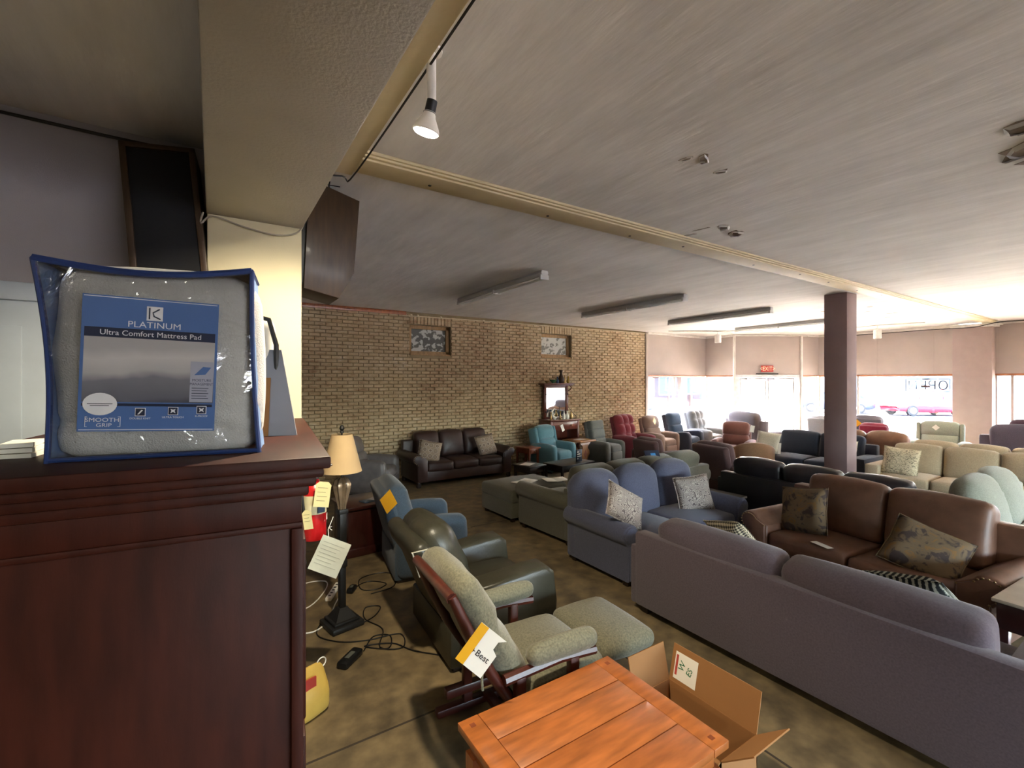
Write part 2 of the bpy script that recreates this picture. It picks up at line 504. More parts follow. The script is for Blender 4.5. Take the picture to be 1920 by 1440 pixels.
for i in range(14):
    bare_spot(12.0 + rnd.uniform(-1, 1.4), 4.3 + rnd.uniform(-.45, .5), rnd.uniform(.03, .07), rnd.uniform(.03, .1), 100 + i, rnd.uniform(0, 3), False)

# ---- brick side wall
XB0, XB1, YB = .4, 11.13, 9.6
OPEN = [(3.58, 4.56, 2.67, 3.33), (7.14, 8.15, 2.71, 3.33)]
mb = MB()
def slab(x0, x1, z0, z1, y0=YB + .012, y1=YB + .34): mb.box((x0, y0, z0), (x1, y1, z1), 0)
xs = XB0
for (a, b, z0, z1) in OPEN:
    slab(xs, a, 0, CEIL); slab(a, b, 0, z0); slab(a, b, z1, CEIL); xs = b
slab(xs, XB1, 0, CEIL)
mb.box((XB0, YB + .3, 0), (XB1, YB + .36, CEIL), 0)
wall_brick = struct('wall_brick', mb, M_mortar, 'long painted brick side wall')
BW, BH, PX, PZ = .198, .062, .209, .0722
bricks = []
nrow = int(3.5 / PZ)
for r_ in range(nrow + 1):
    z = .01 + r_ * PZ
    off = (r_ % 2) * PX / 2
    x = XB0 - off
    while x < XB1:
        a, b = max(x, XB0), min(x + BW, XB1)
        x += PX
        segs = [(a, b)]
        for (o0, o1, oz0, oz1) in OPEN:
            if z + BH > oz0 - .005 and z < oz1 + .21:
                new = []
                for (p, q) in segs:
                    if q <= o0 or p >= o1: new.append((p, q)); continue
                    if p < o0 - .03: new.append((p, o0 - .006))
                    if q > o1 + .03: new.append((o1 + .006, q))
                segs = new
        for (p, q) in segs:
            if q - p > .03 and z + BH < CEIL - .02: bricks.append((p, q, z, z + BH))
for (o0, o1, oz0, oz1) in OPEN:      # soldier course over each opening
    n = 12; w = (o1 - o0) / n
    for i in range(n):
        bricks.append((o0 + i * w + .005, o0 + (i + 1) * w - .005, oz1 + .008, oz1 + .2))
def brick_mesh(w, h, seed):
    rnd = random.Random(seed)
    j = lambda a: rnd.uniform(-a, a)
    fr = [(-w / 2 + .009 + j(.004), -.02 + j(.004), -h / 2 + .008 + j(.003)), (w / 2 - .009 + j(.004), -.02 + j(.004), -h / 2 + .008 + j(.003)),
          (w / 2 - .009 + j(.004), -.02 + j(.004), h / 2 - .008 + j(.003)), (-w / 2 + .009 + j(.004), -.02 + j(.004), h / 2 - .008 + j(.003))]
    md = [(-w / 2, -.008, -h / 2), (w / 2, -.008, -h / 2), (w / 2, -.008, h / 2), (-w / 2, -.008, h / 2)]
    bk = [(x, .02, z) for x, _, z in md]
    return [bk, md, fr]
def bkey(b):
    X = (b[0] + b[1]) / 2; Z = (b[2] + b[3]) / 2
    vis = X > 1.5 and Z > 1.0
    return (0 if vis else 1, (X - 0) ** 2 + 9.6 ** 2 + (Z - 2.1) ** 2)
bricks.sort(key=bkey)
shared = {}
rest = MB()
for i, (p, q, z0, z1) in enumerate(bricks):
    w, h = q - p, z1 - z0
    yy = YB + .0 + random.uniform(-.007, .008); z0 += random.uniform(-.003, .003); p += random.uniform(-.004, .004)
    if i < 300:
        k = (round(w, 3), round(h, 3), i % 6)
        if k not in shared:
            t_ = MB(); t_.loft(brick_mesh(w, h, i)); shared[k] = t_.mesh('brick', True, 25); shared[k].materials.append(M_brick)
        o = ob('brick', shared[k], None, wall_brick)
        o.location = ((p + q) / 2, yy, (z0 + z1) / 2)
    else:
        rest.loft(brick_mesh(w, h, i), M=T((p + q) / 2, yy, (z0 + z1) / 2))
o = ob('bricks', rest, M_brick, wall_brick, True, 25); o['kind'] = 'stuff'

def pane_mat(name, lo, hi, pos):
    m = nmat(name, srgb(lo), .5, col2=srgb(hi), vscale=9)
    for n in m.node_tree.nodes:
        if n.type == 'VALTORGB':
            n.color_ramp.elements[0].position = pos; n.color_ramp.elements[1].position = pos + .05
        if n.type == 'TEX_NOISE': n.inputs['Detail'].default_value = 5
    return m
M_oldframe = wood('old_window_frame', '#a5845a', .6, 0)
for i, (x0, x1, z0, z1) in enumerate(OPEN):
    mb = MB(); y = YB + .1
    for a, b in (((x0, y, z0), (x1, y + .07, z0 + .09)), ((x0, y, z1 - .08), (x1, y + .07, z1)), ((x0, y, z0), (x0 + .08, y + .07, z1)), ((x1 - .08, y, z0), (x1, y + .07, z1))):
        mb.box(a, b, .006)
    mb.box((x0 + .02, YB + .01, z0 - .01), (x1 - .01, YB + .1, z0 + .025), .005)
    w = struct('window_%d' % (i + 1), mb, M_oldframe, ('high old wooden window with dark flaking pane above the brown sofa', 'high old window with pale flaking pane above the mirror cabinet')[i])
    mb = MB(); mb.box((x0 + .07, y + .03, z0 + .08), (x1 - .07, y + .045, z1 - .07), 0)
    ob('pane', mb, pane_mat('flaking_pane_%s' % 'ab'[i], ('#55564f', '#7b7c74')[i], ('#c3c6c0', '#c9cbc4')[i], (.5, .4)[i]), w, False)

# cornice board, conduit and corner strip on the brick wall
mb = MB(); mb.box((.4, YB - .03, 3.52), (3.5, YB + .02, CEIL), .004)
struct('trim_1', mb, M_rust, 'rust brown cornice board at the top of the brick wall', True)
mb = MB(); mb.tube([(3.4, YB - .045, 3.5), (6, YB - .045, 3.525), (11.05, YB - .045, 3.545)], .012)
for x in (3.6, 3.75, 4.3, 5.4, 7.2, 9.3): mb.rbox((.05, .03, .04), .008, 1, M=T(x, YB - .045, 3.525))
o = ob('conduit', mb, M_cream); tag(o, 'thin cream conduit running along the top of the brick wall', 'conduit')
mb = MB(); mb.box((11.08, YB - .05, 0), (11.18, YB + .02, 3.56), .006)
struct('trim_2', mb, M_frame, 'vertical corner strip at the end of the brick wall', True)

# ---- shop front: a chain of segments, local x along the wall, +y outside
def frame_of(P0, P1):
    d = Vector((P1[0] - P0[0], P1[1] - P0[1])); a = math.atan2(d.y, d.x)
    return T(P0[0], P0[1], 0) @ Matrix.Rotation(a, 4, 'Z'), d.length
HEAD = 2.27
SILL = .42
NWIN = [2]
def front_seg(name, P0, P1, mull=(), label=None, seams=(), sill=SILL, win=True):
    M, L = frame_of(P0, P1)
    mb = MB(); mb.box((0, 0, HEAD), (L, .16, CEIL), 0, M)
    if win: mb.box((0, 0, 0), (L, .16, sill), 0, M)
    w = struct(name, mb, M_pink, label)
    mb = MB(); mb.box((0, -.05, CEIL - .07), (L, 0, CEIL), .008, M)
    ob('crown_moulding', mb, M_white, w)
    for s_ in seams:
        mb = MB(); mb.box((s_ - .012, -.006, HEAD), (s_ + .012, 0, CEIL - .07), .002, M)
        ob('seam_strip', mb, M_pink, w)
    if win:
        NWIN[0] += 1
        mb = MB()
        mb.box((0, -.012, HEAD - .025), (L, .05, HEAD + .012), .004, M)
        f = struct('window_%d' % NWIN[0], mb, M_orange, (label or '') and label.replace('panel wall', 'display window'))
        mb = MB()
        for x in [0.02] + list(mull) + [L - .02]:
            mb.box((x - .025, .03, sill), (x + .025, .1, HEAD), .004, M)
        mb.box((0, .03, sill), (L, .1, sill + .05), .004, M)
        mb.box((0, .03, HEAD - .05), (L, .1, HEAD), .004, M)
        ob('frame', mb, M_frame, f)
        ed = [0.02] + list(mull) + [L - .02]
        for a, b in zip(ed[:-1], ed[1:]):
            mb = MB(); mb.box((a, .06, sill + .03), (b, .066, HEAD - .03), 0, M)
            ob('pane', mb, M_glass, f, False)
    return w
PA0, PA1 = (11.18, YB), (14.12, YB)
PB1 = (14.17, 8.62); PC1 = (16.05, 7.44); PD1 = (16.72, 7.22); PE1 = (16.68, 3.8)
front_seg('wall_corner', PA0, PA1, (1.35,), 'pink beige panel wall beside the brick wall')
front_seg('wall_return', PA1, PB1, (), 'narrow pink beige panel wall left of the entrance')
front_seg('wall_sidelight', PC1, PD1, (), 'narrow pink beige panel wall right of the entrance')
front_seg('wall_front', PD1, PE1, (1.1,), 'pink beige panel wall behind the square post', (1.6, 2.9))
front_seg('wall_street', (16.68, 3.14), (16.68, -9), (.31, 3.2, 6.2, 9.2), 'pink beige panel wall at the right end of the shop front', (.75, 2.5))

# entrance with double glass doors
Mc, Lc = frame_of(PB1, PC1)
wm = MB(); wm.box((0, 0, HEAD), (Lc, .16, CEIL), 0, Mc)
wall_entry = struct('wall_entry', wm, M_pink, 'beige panel above the entrance doors')
mb = MB(); mb.box((0, -.04, CEIL - .05), (Lc, 0, CEIL), .006, Mc); ob('crown_moulding', mb, M_white, wall_entry)
for x in (-.01, Lc - .03):
    mb = MB(); mb.box((x, -.05, 0), (x + .06, .1, CEIL), .006, Mc); ob('edge_strip', mb, M_white, wall_entry)
DX0, DX1 = .2, Lc - .2
mb = MB()
mb.box((DX0 - .14, -.02, 0), (DX0 - .02, .12, HEAD), .006, Mc); mb.box((DX1 + .02, -.02, 0), (DX1 + .14, .12, HEAD), .006, Mc)
mb.box((DX0 - .14, -.02, HEAD - .06), (DX1 + .14, .12, HEAD + .03), .006, Mc)
mb.box((.05, .0, 0), (DX0 - .14, .1, HEAD), .004, Mc); mb.box((DX1 + .14, 0, 0), (Lc - .05, .1, HEAD), .004, Mc)
door = struct('door_1', mb, M_alu, 'glazed double entrance doors in aluminium frame')
mid = (DX0 + DX1) / 2
for a, b, hs in ((DX0, mid - .01, 1), (mid + .01, DX1, -1)):
    mb = MB()
    for p, q in (((a, .02, .02), (a + .07, .07, 2.2)), ((b - .07, .02, .02), (b, .07, 2.2)), ((a, .02, .02), (b, .07, .2)), ((a, .02, 2.1), (b, .07, 2.2))):
        mb.box(p, q, .004, Mc)
    lf = ob('door_leaf', mb, M_alu, door)
    mb = MB(); mb.box((a + .06, .042, .18), (b - .06, .048, 2.12), 0, Mc); ob('pane', mb, M_glass, lf, False)
    mb = MB(); mb.tube([(a + .05, -.05, 1.05), (b - .05, -.05, 1.05)], .012, M=Mc)
    mb.box((a + .3, -.065, 1.0), (b - .25, -.03, 1.05), .006, Mc); ob('push_bar', mb, M_alu, lf)
    mb = MB(); mb.box(((a + b) / 2 - .25, -.09, 2.13), ((a + b) / 2 + .02, -.02, 2.2), .008, Mc)
    mb.tube([((a + b) / 2, -.06, 2.2), ((a + b) / 2 + .18, -.2, 2.21), ((a + b) / 2 + .3, -.03, 2.22)], .008, M=Mc)
    ob('door_closer', mb, M_alu, lf)
M_red = plain('exit_red', '#b23026', .5)
M_ivory = plain('ivory_letters', '#efe6c4', .5)
Ms = Mc @ T(Lc * .49, -.03, 2.49)
mb = MB(); mb.rbox((.4, .04, .21), .01, 1, M=Ms)
ex = ob('exit_sign', mb, M_red); tag(ex, 'red EXIT sign with arrows above the entrance doors', 'sign')
text('lettering', '<EXIT>', .19, M_ivory, ex, Ms @ T(0, -.0215, -.005) @ UP, sx=.82)
mb = MB(); mb.box((Lc * .49 - .36, -.05, HEAD + .04), (Lc * .49 + .36, -.02, HEAD + .075), .006, Mc)
o = ob('door_rail', mb, M_dark); tag(o, 'dark metal bar fixed between the EXIT sign and the entrance doors', 'rail')

# pilaster, square post, beams
mb = MB(); mb.box((16.36, 3.12, 0), (16.8, 3.86, CEIL - .09), .01)
pil = struct('wall_pilaster', mb, nmat('pink_pilaster', srgb('#ab9a95'), .8, var=.04), 'pinkish pilaster between the two shop windows', True)
mb = MB(); mb.box((16.22, 2.98, CEIL - .09), (16.8, 3.9, CEIL - .05), .01); mb.box((16.28, 3.04, CEIL - .13), (16.8, 3.88, CEIL - .09), .01); ob('capital', mb, M_white, pil)
mb = MB(); mb.box((8.96, 3.43, 0), (9.34, 3.78, CEIL), .008)
o = struct('column_post', mb, M_post, 'taupe square post standing among the sofas', True)
mb = MB(); mb.box((.8, 3.06, CEIL - .05), (16.3, 3.28, CEIL), .004)
beam = struct('trim_3', mb, M_cream, 'cream boxed beam crossing the ceiling', True)
for y, zz in ((3.03, .022), (3.05, .036), (3.31, .022), (3.29, .036)):
    mb = MB(); mb.box((.8, y - .018, CEIL - zz), (16.3, y + .018, CEIL), .006); ob('beam_moulding', mb, M_cream, beam)
rnd = random.Random(5)
for i in range(9):
    x = 1.3 + i * 1.05 + rnd.uniform(-.2, .2)
    mb = MB(); mb.lathe([(.012, 0), (.014, .004), (.006, .006)], 7, T(x, 3.17 + rnd.uniform(-.06, .06), CEIL - .054)); ob('plug_hole', mb, M_dark, beam)

mb = MB(); mb.box((-.03, 3.3, 0), (.49, 3.85, CEIL), .006)
col = struct('column_wall', mb, M_col, 'cream painted column behind the mattress pad bag', True)
mb = MB(); mb.box((-.035, -9, 3.1), (.495, 3.34, CEIL), .012)
soff = struct('trim_4', mb, M_soffit, 'deep grey plaster beam running overhead to the column', True)
mb = MB(); mb.box((.495, -9, 3.53), (.81, 3.3, CEIL), .006)
ob('side_casing', mb, M_cream, soff)
mb = MB()
mb.box((-6, 3.6, 0), (.4, 3.72, CEIL), 0); mb.box((.28, 3.6, 0), (.4, 9.6, CEIL), 0)
wall_left = struct('wall_left', mb, M_mauve, 'mauve grey partition wall on the left')
mb = MB(); mb.box((-6.2, -9, 0), (-6, 3.6, CEIL), 0); struct('wall_back', mb, M_mauve)
RX0, RX1, RZ0, RZ1 = 1.0, 9.4, .7, 3.0  # window opening added out of view to light the surfaces facing the camera
mb = MB(); mb.box((-6, -9.2, 0), (RX0, -9, CEIL), 0); mb.box((RX1, -9.2, 0), (16.7, -9, CEIL), 0); mb.box((RX0, -9.2, 0), (RX1, -9, RZ0), 0); mb.box((RX0, -9.2, RZ1), (RX1, -9, CEIL), 0)
struct('wall_right', mb, M_pink)
mb = MB()
for k in range(6):
    x = RX0 + (RX1 - RX0) * k / 5; mb.box((x - .03, -9.12, RZ0), (x + .03, -9.04, RZ1), .004)
mb.box((RX0, -9.12, RZ0), (RX1, -9.04, RZ0 + .05), .004); mb.box((RX0, -9.12, RZ1 - .05), (RX1, -9.04, RZ1), .004)
w8 = struct('window_8', mb, M_frame, 'wide unseen windows added for fill light in the right wall behind the viewpoint')
for k in range(5):
    x = RX0 + (RX1 - RX0) * k / 5; mb = MB(); mb.box((x, -9.083, RZ0 + .03), (x + (RX1 - RX0) / 5, -9.077, RZ1 - .03), 0); ob('pane', mb, M_glass, w8, False)
M_bluedoor = nmat('pale_blue_door', srgb('#a9b4bd'), .5, var=.04)
mb = MB()
mb.box((-1.95, 3.575, 0), (-1.83, 3.6, 2.56), .006); mb.box((-.77, 3.575, 0), (-.65, 3.6, 2.56), .006); mb.box((-2.02, 3.565, 2.54), (-.58, 3.6, 2.64), .008)
d2 = struct('door_2', mb, M_bluedoor, 'pale blue grey panel door in a wide casing on the left', True)
mb = MB(); mb.box((-1.83, 3.585, 0), (-.77, 3.6, 2.54), .003); lf = ob('door_leaf', mb, M_bluedoor, d2)
for x0, x1 in ((-1.72, -1.36), (-1.24, -.88)):
    for z0, z1 in ((.2, 1.0), (1.15, 2.4)):
        mb = MB(); mb.box((x0, 3.578, z0), (x1, 3.59, z1), .006); ob('panel', mb, M_bluedoor, lf)

# ---- ceiling fixtures
M_tube = nmat('fluorescent_tube', (.82, .84, .84), .25, var=.02)
M_fix = nmat('fixture_enamel', srgb('#b9b9b6'), .4, var=.03)
def fluor(x, y0, y1, lab):
    t = thing('fluorescent_fixture', lab, 'ceiling light', (x, (y0 + y1) / 2, CEIL), 0, 'unlit fluorescent strip fixtures')
    L = (y1 - y0) / 2
    mb = MB(); mb.prism([(-.045, 0), (.045, 0), (.06, -.03), (.045, -.075), (-.045, -.075), (-.06, -.03)], -L, L, .004); ob('housing', mb, M_fix, t)
    for s_ in (-1, 1):
        mb = MB(); mb.tube([(s_ * .042, -L + .03, -.1), (s_ * .042, L - .03, -.1)], .019, 10); ob('tube', mb, M_tube, t)
    for yy in (-L + .02, 0, L - .02):
        mb = MB(); mb.box((-.07, yy - .018, -.125), (.07, yy + .018, -.06), .006); ob('lamp_holder', mb, M_fix, t)
fluor(3.78, 5.0, 7.56, 'long fluorescent ceiling fixture closest to the hanging wooden speaker')
fluor(6.84, 5.03, 7.65, 'long fluorescent ceiling fixture second from the hanging wooden speaker')
fluor(9.55, 4.98, 7.5, 'long fluorescent ceiling fixture third from the hanging wooden speaker')
fluor(12.45, 5.1, 7.5, 'long fluorescent ceiling fixture nearest the entrance, partly behind the post')

M_bulb = nmat('lit_bulb_face', (1, .97, .85), .4, emit=(1, .93, .76), estr=16)
def par_lamp(loc, drop, aim, lab, energy):
    t = thing('spot_lamp', lab, 'lamp', loc, 0, 'par spot lamps on stems')
    mb = MB(); mb.tube([(0, 0, 0), (0, 0, -drop + .12)], .022, 12); mb.lathe([(.05, 0), (.05, -.012), (.022, -.02)], 16); ob('stem', mb, M_white, t)
    d = Vector(aim).normalized()
    q = d.to_track_quat('-Z', 'Y').to_matrix().to_4x4()
    Mx = T(0, 0, -drop + .12) @ q
    mb = MB(); mb.lathe([(.024, .02), (.025, -.03), (.03, -.035)], 16, Mx); ob('socket', mb, M_dark, t)
    mb = MB(); mb.lathe([(.026, -.03), (.03, -.05), (.056, -.095), (.061, -.112), (.058, -.118)], 24, Mx); ob('reflector', mb, nmat('bulb_glass', (.8, .78, .72), .3), t)
    mb = MB(); mb.lathe([(.057, -.117), (.05, -.124), (.0, -.13)], 24, Mx); ob('bulb_face', mb, M_bulb, t)
    ld = bpy.data.lights.new('spot_light', 'SPOT'); ld.energy = energy; ld.color = (1, .86, .62)
    ld.spot_size = R(130); ld.spot_blend = .5; ld.shadow_soft_size = .05
    lo = bpy.data.objects.new('spot_light', ld); C.objects.link(lo); lo.parent = t
    lo.matrix_local = T(0, 0, -drop + .12) @ q @ T(0, 0, -.15)
par_lamp((.83, 1.95, CEIL), .37, (-.12, .28, -1), 'lit spot bulb on a white stem under the near ceiling', 19)
for i, (x, y) in enumerate(((-2.4, -1.6), (2.6, -3.2), (7.2, -3.4), (-2.2, -5.6), (3.4, -6.6))):  # extra lamps out of view, added to fill the room with light
    par_lamp((x, y, CEIL), .42, (.1, .15, -1), ('added fill spot bulb on a stem in the rear left of the shop', 'added fill spot bulb on a stem right behind the viewpoint', 'added fill spot bulb on a stem over the right side of the shop', 'added fill spot bulb on a stem in the far rear corner', 'added fill spot bulb on a stem near the right wall')[i], 12)

def track_spot(x, y, lab, path):
    t = thing('track_spot', lab, 'lamp', (x, y, CEIL), 0, 'white track spots by the shop front')
    mb = MB(); mb.tube([(px - x, py - y, -.02) for px, py in path], .014, 8); ob('track', mb, M_white, t)
    mb = MB(); mb.tube([(0, 0, -.02), (0, 0, -.14)], .012); ob('stem', mb, M_white, t)
    mb = MB(); mb.lathe([(.03, -.12), (.085, -.13), (.09, -.16), (.09, -.36), (.08, -.37), (.075, -.34)], 20); ob('lamp_can', mb, M_white, t)
track_spot(12.6, 8.15, 'white cylinder spot hanging left of the EXIT sign', ((11.5, 8.9), (12.6, 8.15), (13.7, 7.4)))
track_spot(14.9, 5.0, 'white cylinder spot hanging right of the square post', ((15, 5.6), (14.9, 5.0), (15.2, 4.1)))

# cables
def cable(name, pts, r, mat, lab, cat='cable', group=None, seg=6):
    P = [Vector(p) for p in pts]; out = []
    for i in range(len(P) - 1):
        p0, p1, p2, p3 = P[max(i - 1, 0)], P[i], P[i + 1], P[min(i + 2, len(P) - 1)]
        for k in range(5):
            t_ = k / 5
            out.append(.5 * ((2 * p1) + (-p0 + p2) * t_ + (2 * p0 - 5 * p1 + 4 * p2 - p3) * t_ ** 2 + (-p0 + 3 * p1 - 3 * p2 + p3) * t_ ** 3))
    out.append(P[-1])
    mb = MB(); mb.tube(out, r, seg)
    return tag(ob(name, mb, mat), lab, cat, group)
M_cablegrey = plain('grey_cable', '#8d8779', .6)
cable('cable', [(-.05, 3.29, 3.1), (-.06, 3.27, 3.03), (.0, 3.285, 3.085), (.16, 3.285, 3.05), (.34, 3.285, 3.03), (.47, 3.285, 3.075), (.52, 3.3, 3.2)], .006, M_cablegrey, 'thin grey cable sagging across the top of the cream column')
cable('cable', [(.815, -2, 3.525), (.815, 1, 3.522), (.82, 3.2, 3.525), (.75, 3.32, 3.52), (.5, 3.33, 3.5)], .006, M_dark, 'dark cable following the edge of the overhead beam casing')
cable('cable', [(-3.2, 3.58, 3.56), (-2, 3.58, 3.545), (-1.1, 3.58, 3.55), (-.5, 3.58, 3.545), (-.1, 3.58, 3.55)], .009, M_dark, 'dark cable along the top of the mauve wall')
cable('cable', [(11.3, 8.9, 3.57), (12.6, 8.1, 3.56), (13.9, 8.3, 3.56), (15.2, 7.7, 3.57), (16.2, 7.3, 3.55)], .008, M_cablegrey, 'grey cable along the ceiling above the entrance')
cable('cable', [(16.55, 6.9, 3.5), (16.55, 5.4, 3.5), (16.5, 4.3, 3.5), (16.25, 3.96, 3.47), (16.17, 3.4, 3.46), (16.17, 2.93, 3.54), (16.5, 2.2, 3.56), (16.55, .5, 3.56)], .011, M_dark, 'dark cable dipping around the capital of the pilaster')
# ================================================================ seating builders (local: front = -y, origin on the floor)
def wrinkle(amp, sc_=5, seed=0):
    def f(o, u):
        n = noise.noise(Vector((o[0] * sc_ + seed * 3.1, o[1] * sc_ + seed, o[2] * sc_ + 7)))
        return [o[0] + amp * n * .6, o[1] + amp * n, o[2] + amp * n]
    return f
def tufts(cols, rows, amp, seed=0):
    """dimpled front (-y) face"""
    def f(o, u):
        if u[1] < -.2:
            a = abs(math.sin(PI * (u[0] * .5 + .5) * cols)) ** .55
            b = abs(math.sin(PI * (u[2] * .5 + .5) * rows)) ** .55
            o[1] -= amp * (a * b - .45) * min(1, (-u[1] - .2) / .5)
        return o
    return f
SEED = [0]
def cush(name, mat, parent, size, M, r=.06, n=5, puff=(.0, .03, .03), wr=.006, deform=None, nn=None, label=None):
    SEED[0] += 1
    w = wrinkle(wr, 6, SEED[0])
    def f(o, u):
        if deform: o = deform(o, u)
        return w(o, u)
    mb = MB(); mb.rbox(size, r, n, puff, f, M, nn)
    return ob(name, mb, mat, parent, True, 60, label)
def roll_profile(sx, inner, w, h, z0=.09, rr=.105):
    """rolled arm section; sx = -1 / 1 mirrors"""
    cx, cz = inner + w - rr * .95, h - rr
    P = [(inner, z0), (inner, h - rr * 1.1)]
    for i in range(11):
        a = R(150 - i * 21)
        P.append((cx + rr * math.cos(a) * 1.05, cz + rr * math.sin(a)))
    P += [(inner + w * .72, h - rr * 2.25), (inner + w * .72, z0)]
    return [(sx * x, z) for x, z in P]

def sofa(name, lab, cat, loc, rz, W, D, mat, n=3, nb=None, arm='roll', armW=.24, armH=.62, H=.9, seatH=.47, back='loose', foot=.07, footmat=None,
         group=None, tilt=12, cushT=.2, backT=.16, nails=None, frameH=None, puff=.045, parts_mat=None, wr=.008, skirt=False):
    t = thing(name, lab, cat, loc, rz, group)
    nb = nb or n
    Wi = W - 2 * armW
    fH = frameH or H - .12
    m2 = parts_mat or mat
    y0, y1 = -D / 2, D / 2
    mb = MB(); mb.box((-Wi / 2 - .05, y0 + .05, foot), (Wi / 2 + .05, y1 - .03, seatH - .16), .02)
    fr = ob('frame', mb, mat, t)
    ow = .0 if arm == 'track_out' else .0
    mb = MB(); mb.rbox((W - armW * .55, backT, fH - foot - .01), .03, 2, M=T(0, y1 - backT / 2, foot + (fH - foot) / 2))
    bf = ob('back_frame', mb, mat, t)
    for s_ in (-1, 1):
        mb = MB()
        if arm == 'roll':
            mb.prism(roll_profile(s_, Wi / 2, armW, armH, foot), y0 + .02, y1 - .02, .018)
        elif arm == 'big':
            mb.rbox((armW, D * .9, armH - foot), .085, 4, (.015, .02, .02), M=T(s_ * (Wi / 2 + armW / 2), -.03, foot + (armH - foot) / 2))
        else:
            mb.rbox((armW, D - .04, armH - foot), .022, 2, M=T(s_ * (Wi / 2 + armW / 2), 0, foot + (armH - foot) / 2))
        a_ = ob('arm', mb, mat, t)
        if arm == 'roll':
            pr = roll_profile(s_, Wi / 2 + .02, armW - .04, armH - .02, foot + .02, .085)
            mb = MB(); mb.prism(pr, y0 + .004, y0 + .03, .008); ob('arm_panel', mb, mat, a_)
            if nails:
                mb = MB()
                for (x, z) in pr[1:]:
                    mb.lathe([(.009, 0), (.007, .004), (0, .006)], 6, T(x, y0 + .004, z) @ RX(90))
                ob('nail_trim', mb, nails, a_)
    cw = Wi / n
    for i in range(n):
        x = -Wi / 2 + cw * (i + .5)
        cush('seat_cushion', m2, t, (cw - .008, D - backT - .1, .18), T(x, y0 + .02 + (D - backT - .1) / 2, seatH - .09), .05, 4, (.0, .012, puff), wr)
    bw = Wi / nb
    bh = H - seatH + .06
    if back == 'loose':
        for i in range(nb):
            x = -Wi / 2 + bw * (i + .5)
            M = T(x, y1 - backT - cushT * .42, seatH - .02) @ RX(-tilt) @ T(0, 0, bh / 2)
            cush('back_cushion', m2, t, (bw - .006, cushT, bh), M, .075, 5, (.0, .05, .03), wr)
    elif back == 'channel':     # tight back of tall rounded lobes
        for i in range(nb):
            x = -W / 2 + .06 + (W - .12) / nb * (i + .5)
            bw2 = (W - .12) / nb
            def dome(o, u, bw2=bw2):
                if u[2] > 0: o[2] -= .1 * (abs(u[0]) ** 3) * u[2]
                return o
            M = T(x, y1 - .17, seatH - .1) @ RX(-tilt) @ T(0, 0, (bh + .12) / 2)
            cush('back_cushion', m2, t, (bw2 - .004, .3, bh + .12), M, .12, 5, (.0, .04, .03), wr, dome)
    elif back == 'pub':
        for i in range(nb):
            x = -Wi / 2 + bw * (i + .5)
            M = T(x, y1 - backT * .9, seatH - .05) @ RX(-tilt) @ T(0, 0, (bh + .05) / 2)
            cush('back_cushion', m2, t, (bw - .004, .26, bh + .06), M, .11, 5, (.02, .06, .05), wr)
    fm = footmat or M_foot
    for sx in (-1, 1):
        for yy in (y0 + .1, y1 - .1):
            mb = MB()
            if nails: mb.lathe([(.045, 0), (.055, .03), (.04, foot), (.04, foot + .02)], 12, T(sx * (W / 2 - .13), yy - (.02 if yy < 0 else 0), 0))
            else: mb.box((sx * (W / 2 - .13) - .035, yy - .035, 0), (sx * (W / 2 - .13) + .035, yy + .035, foot + .02), .006)
            ob('foot', mb, fm, t)
    return t

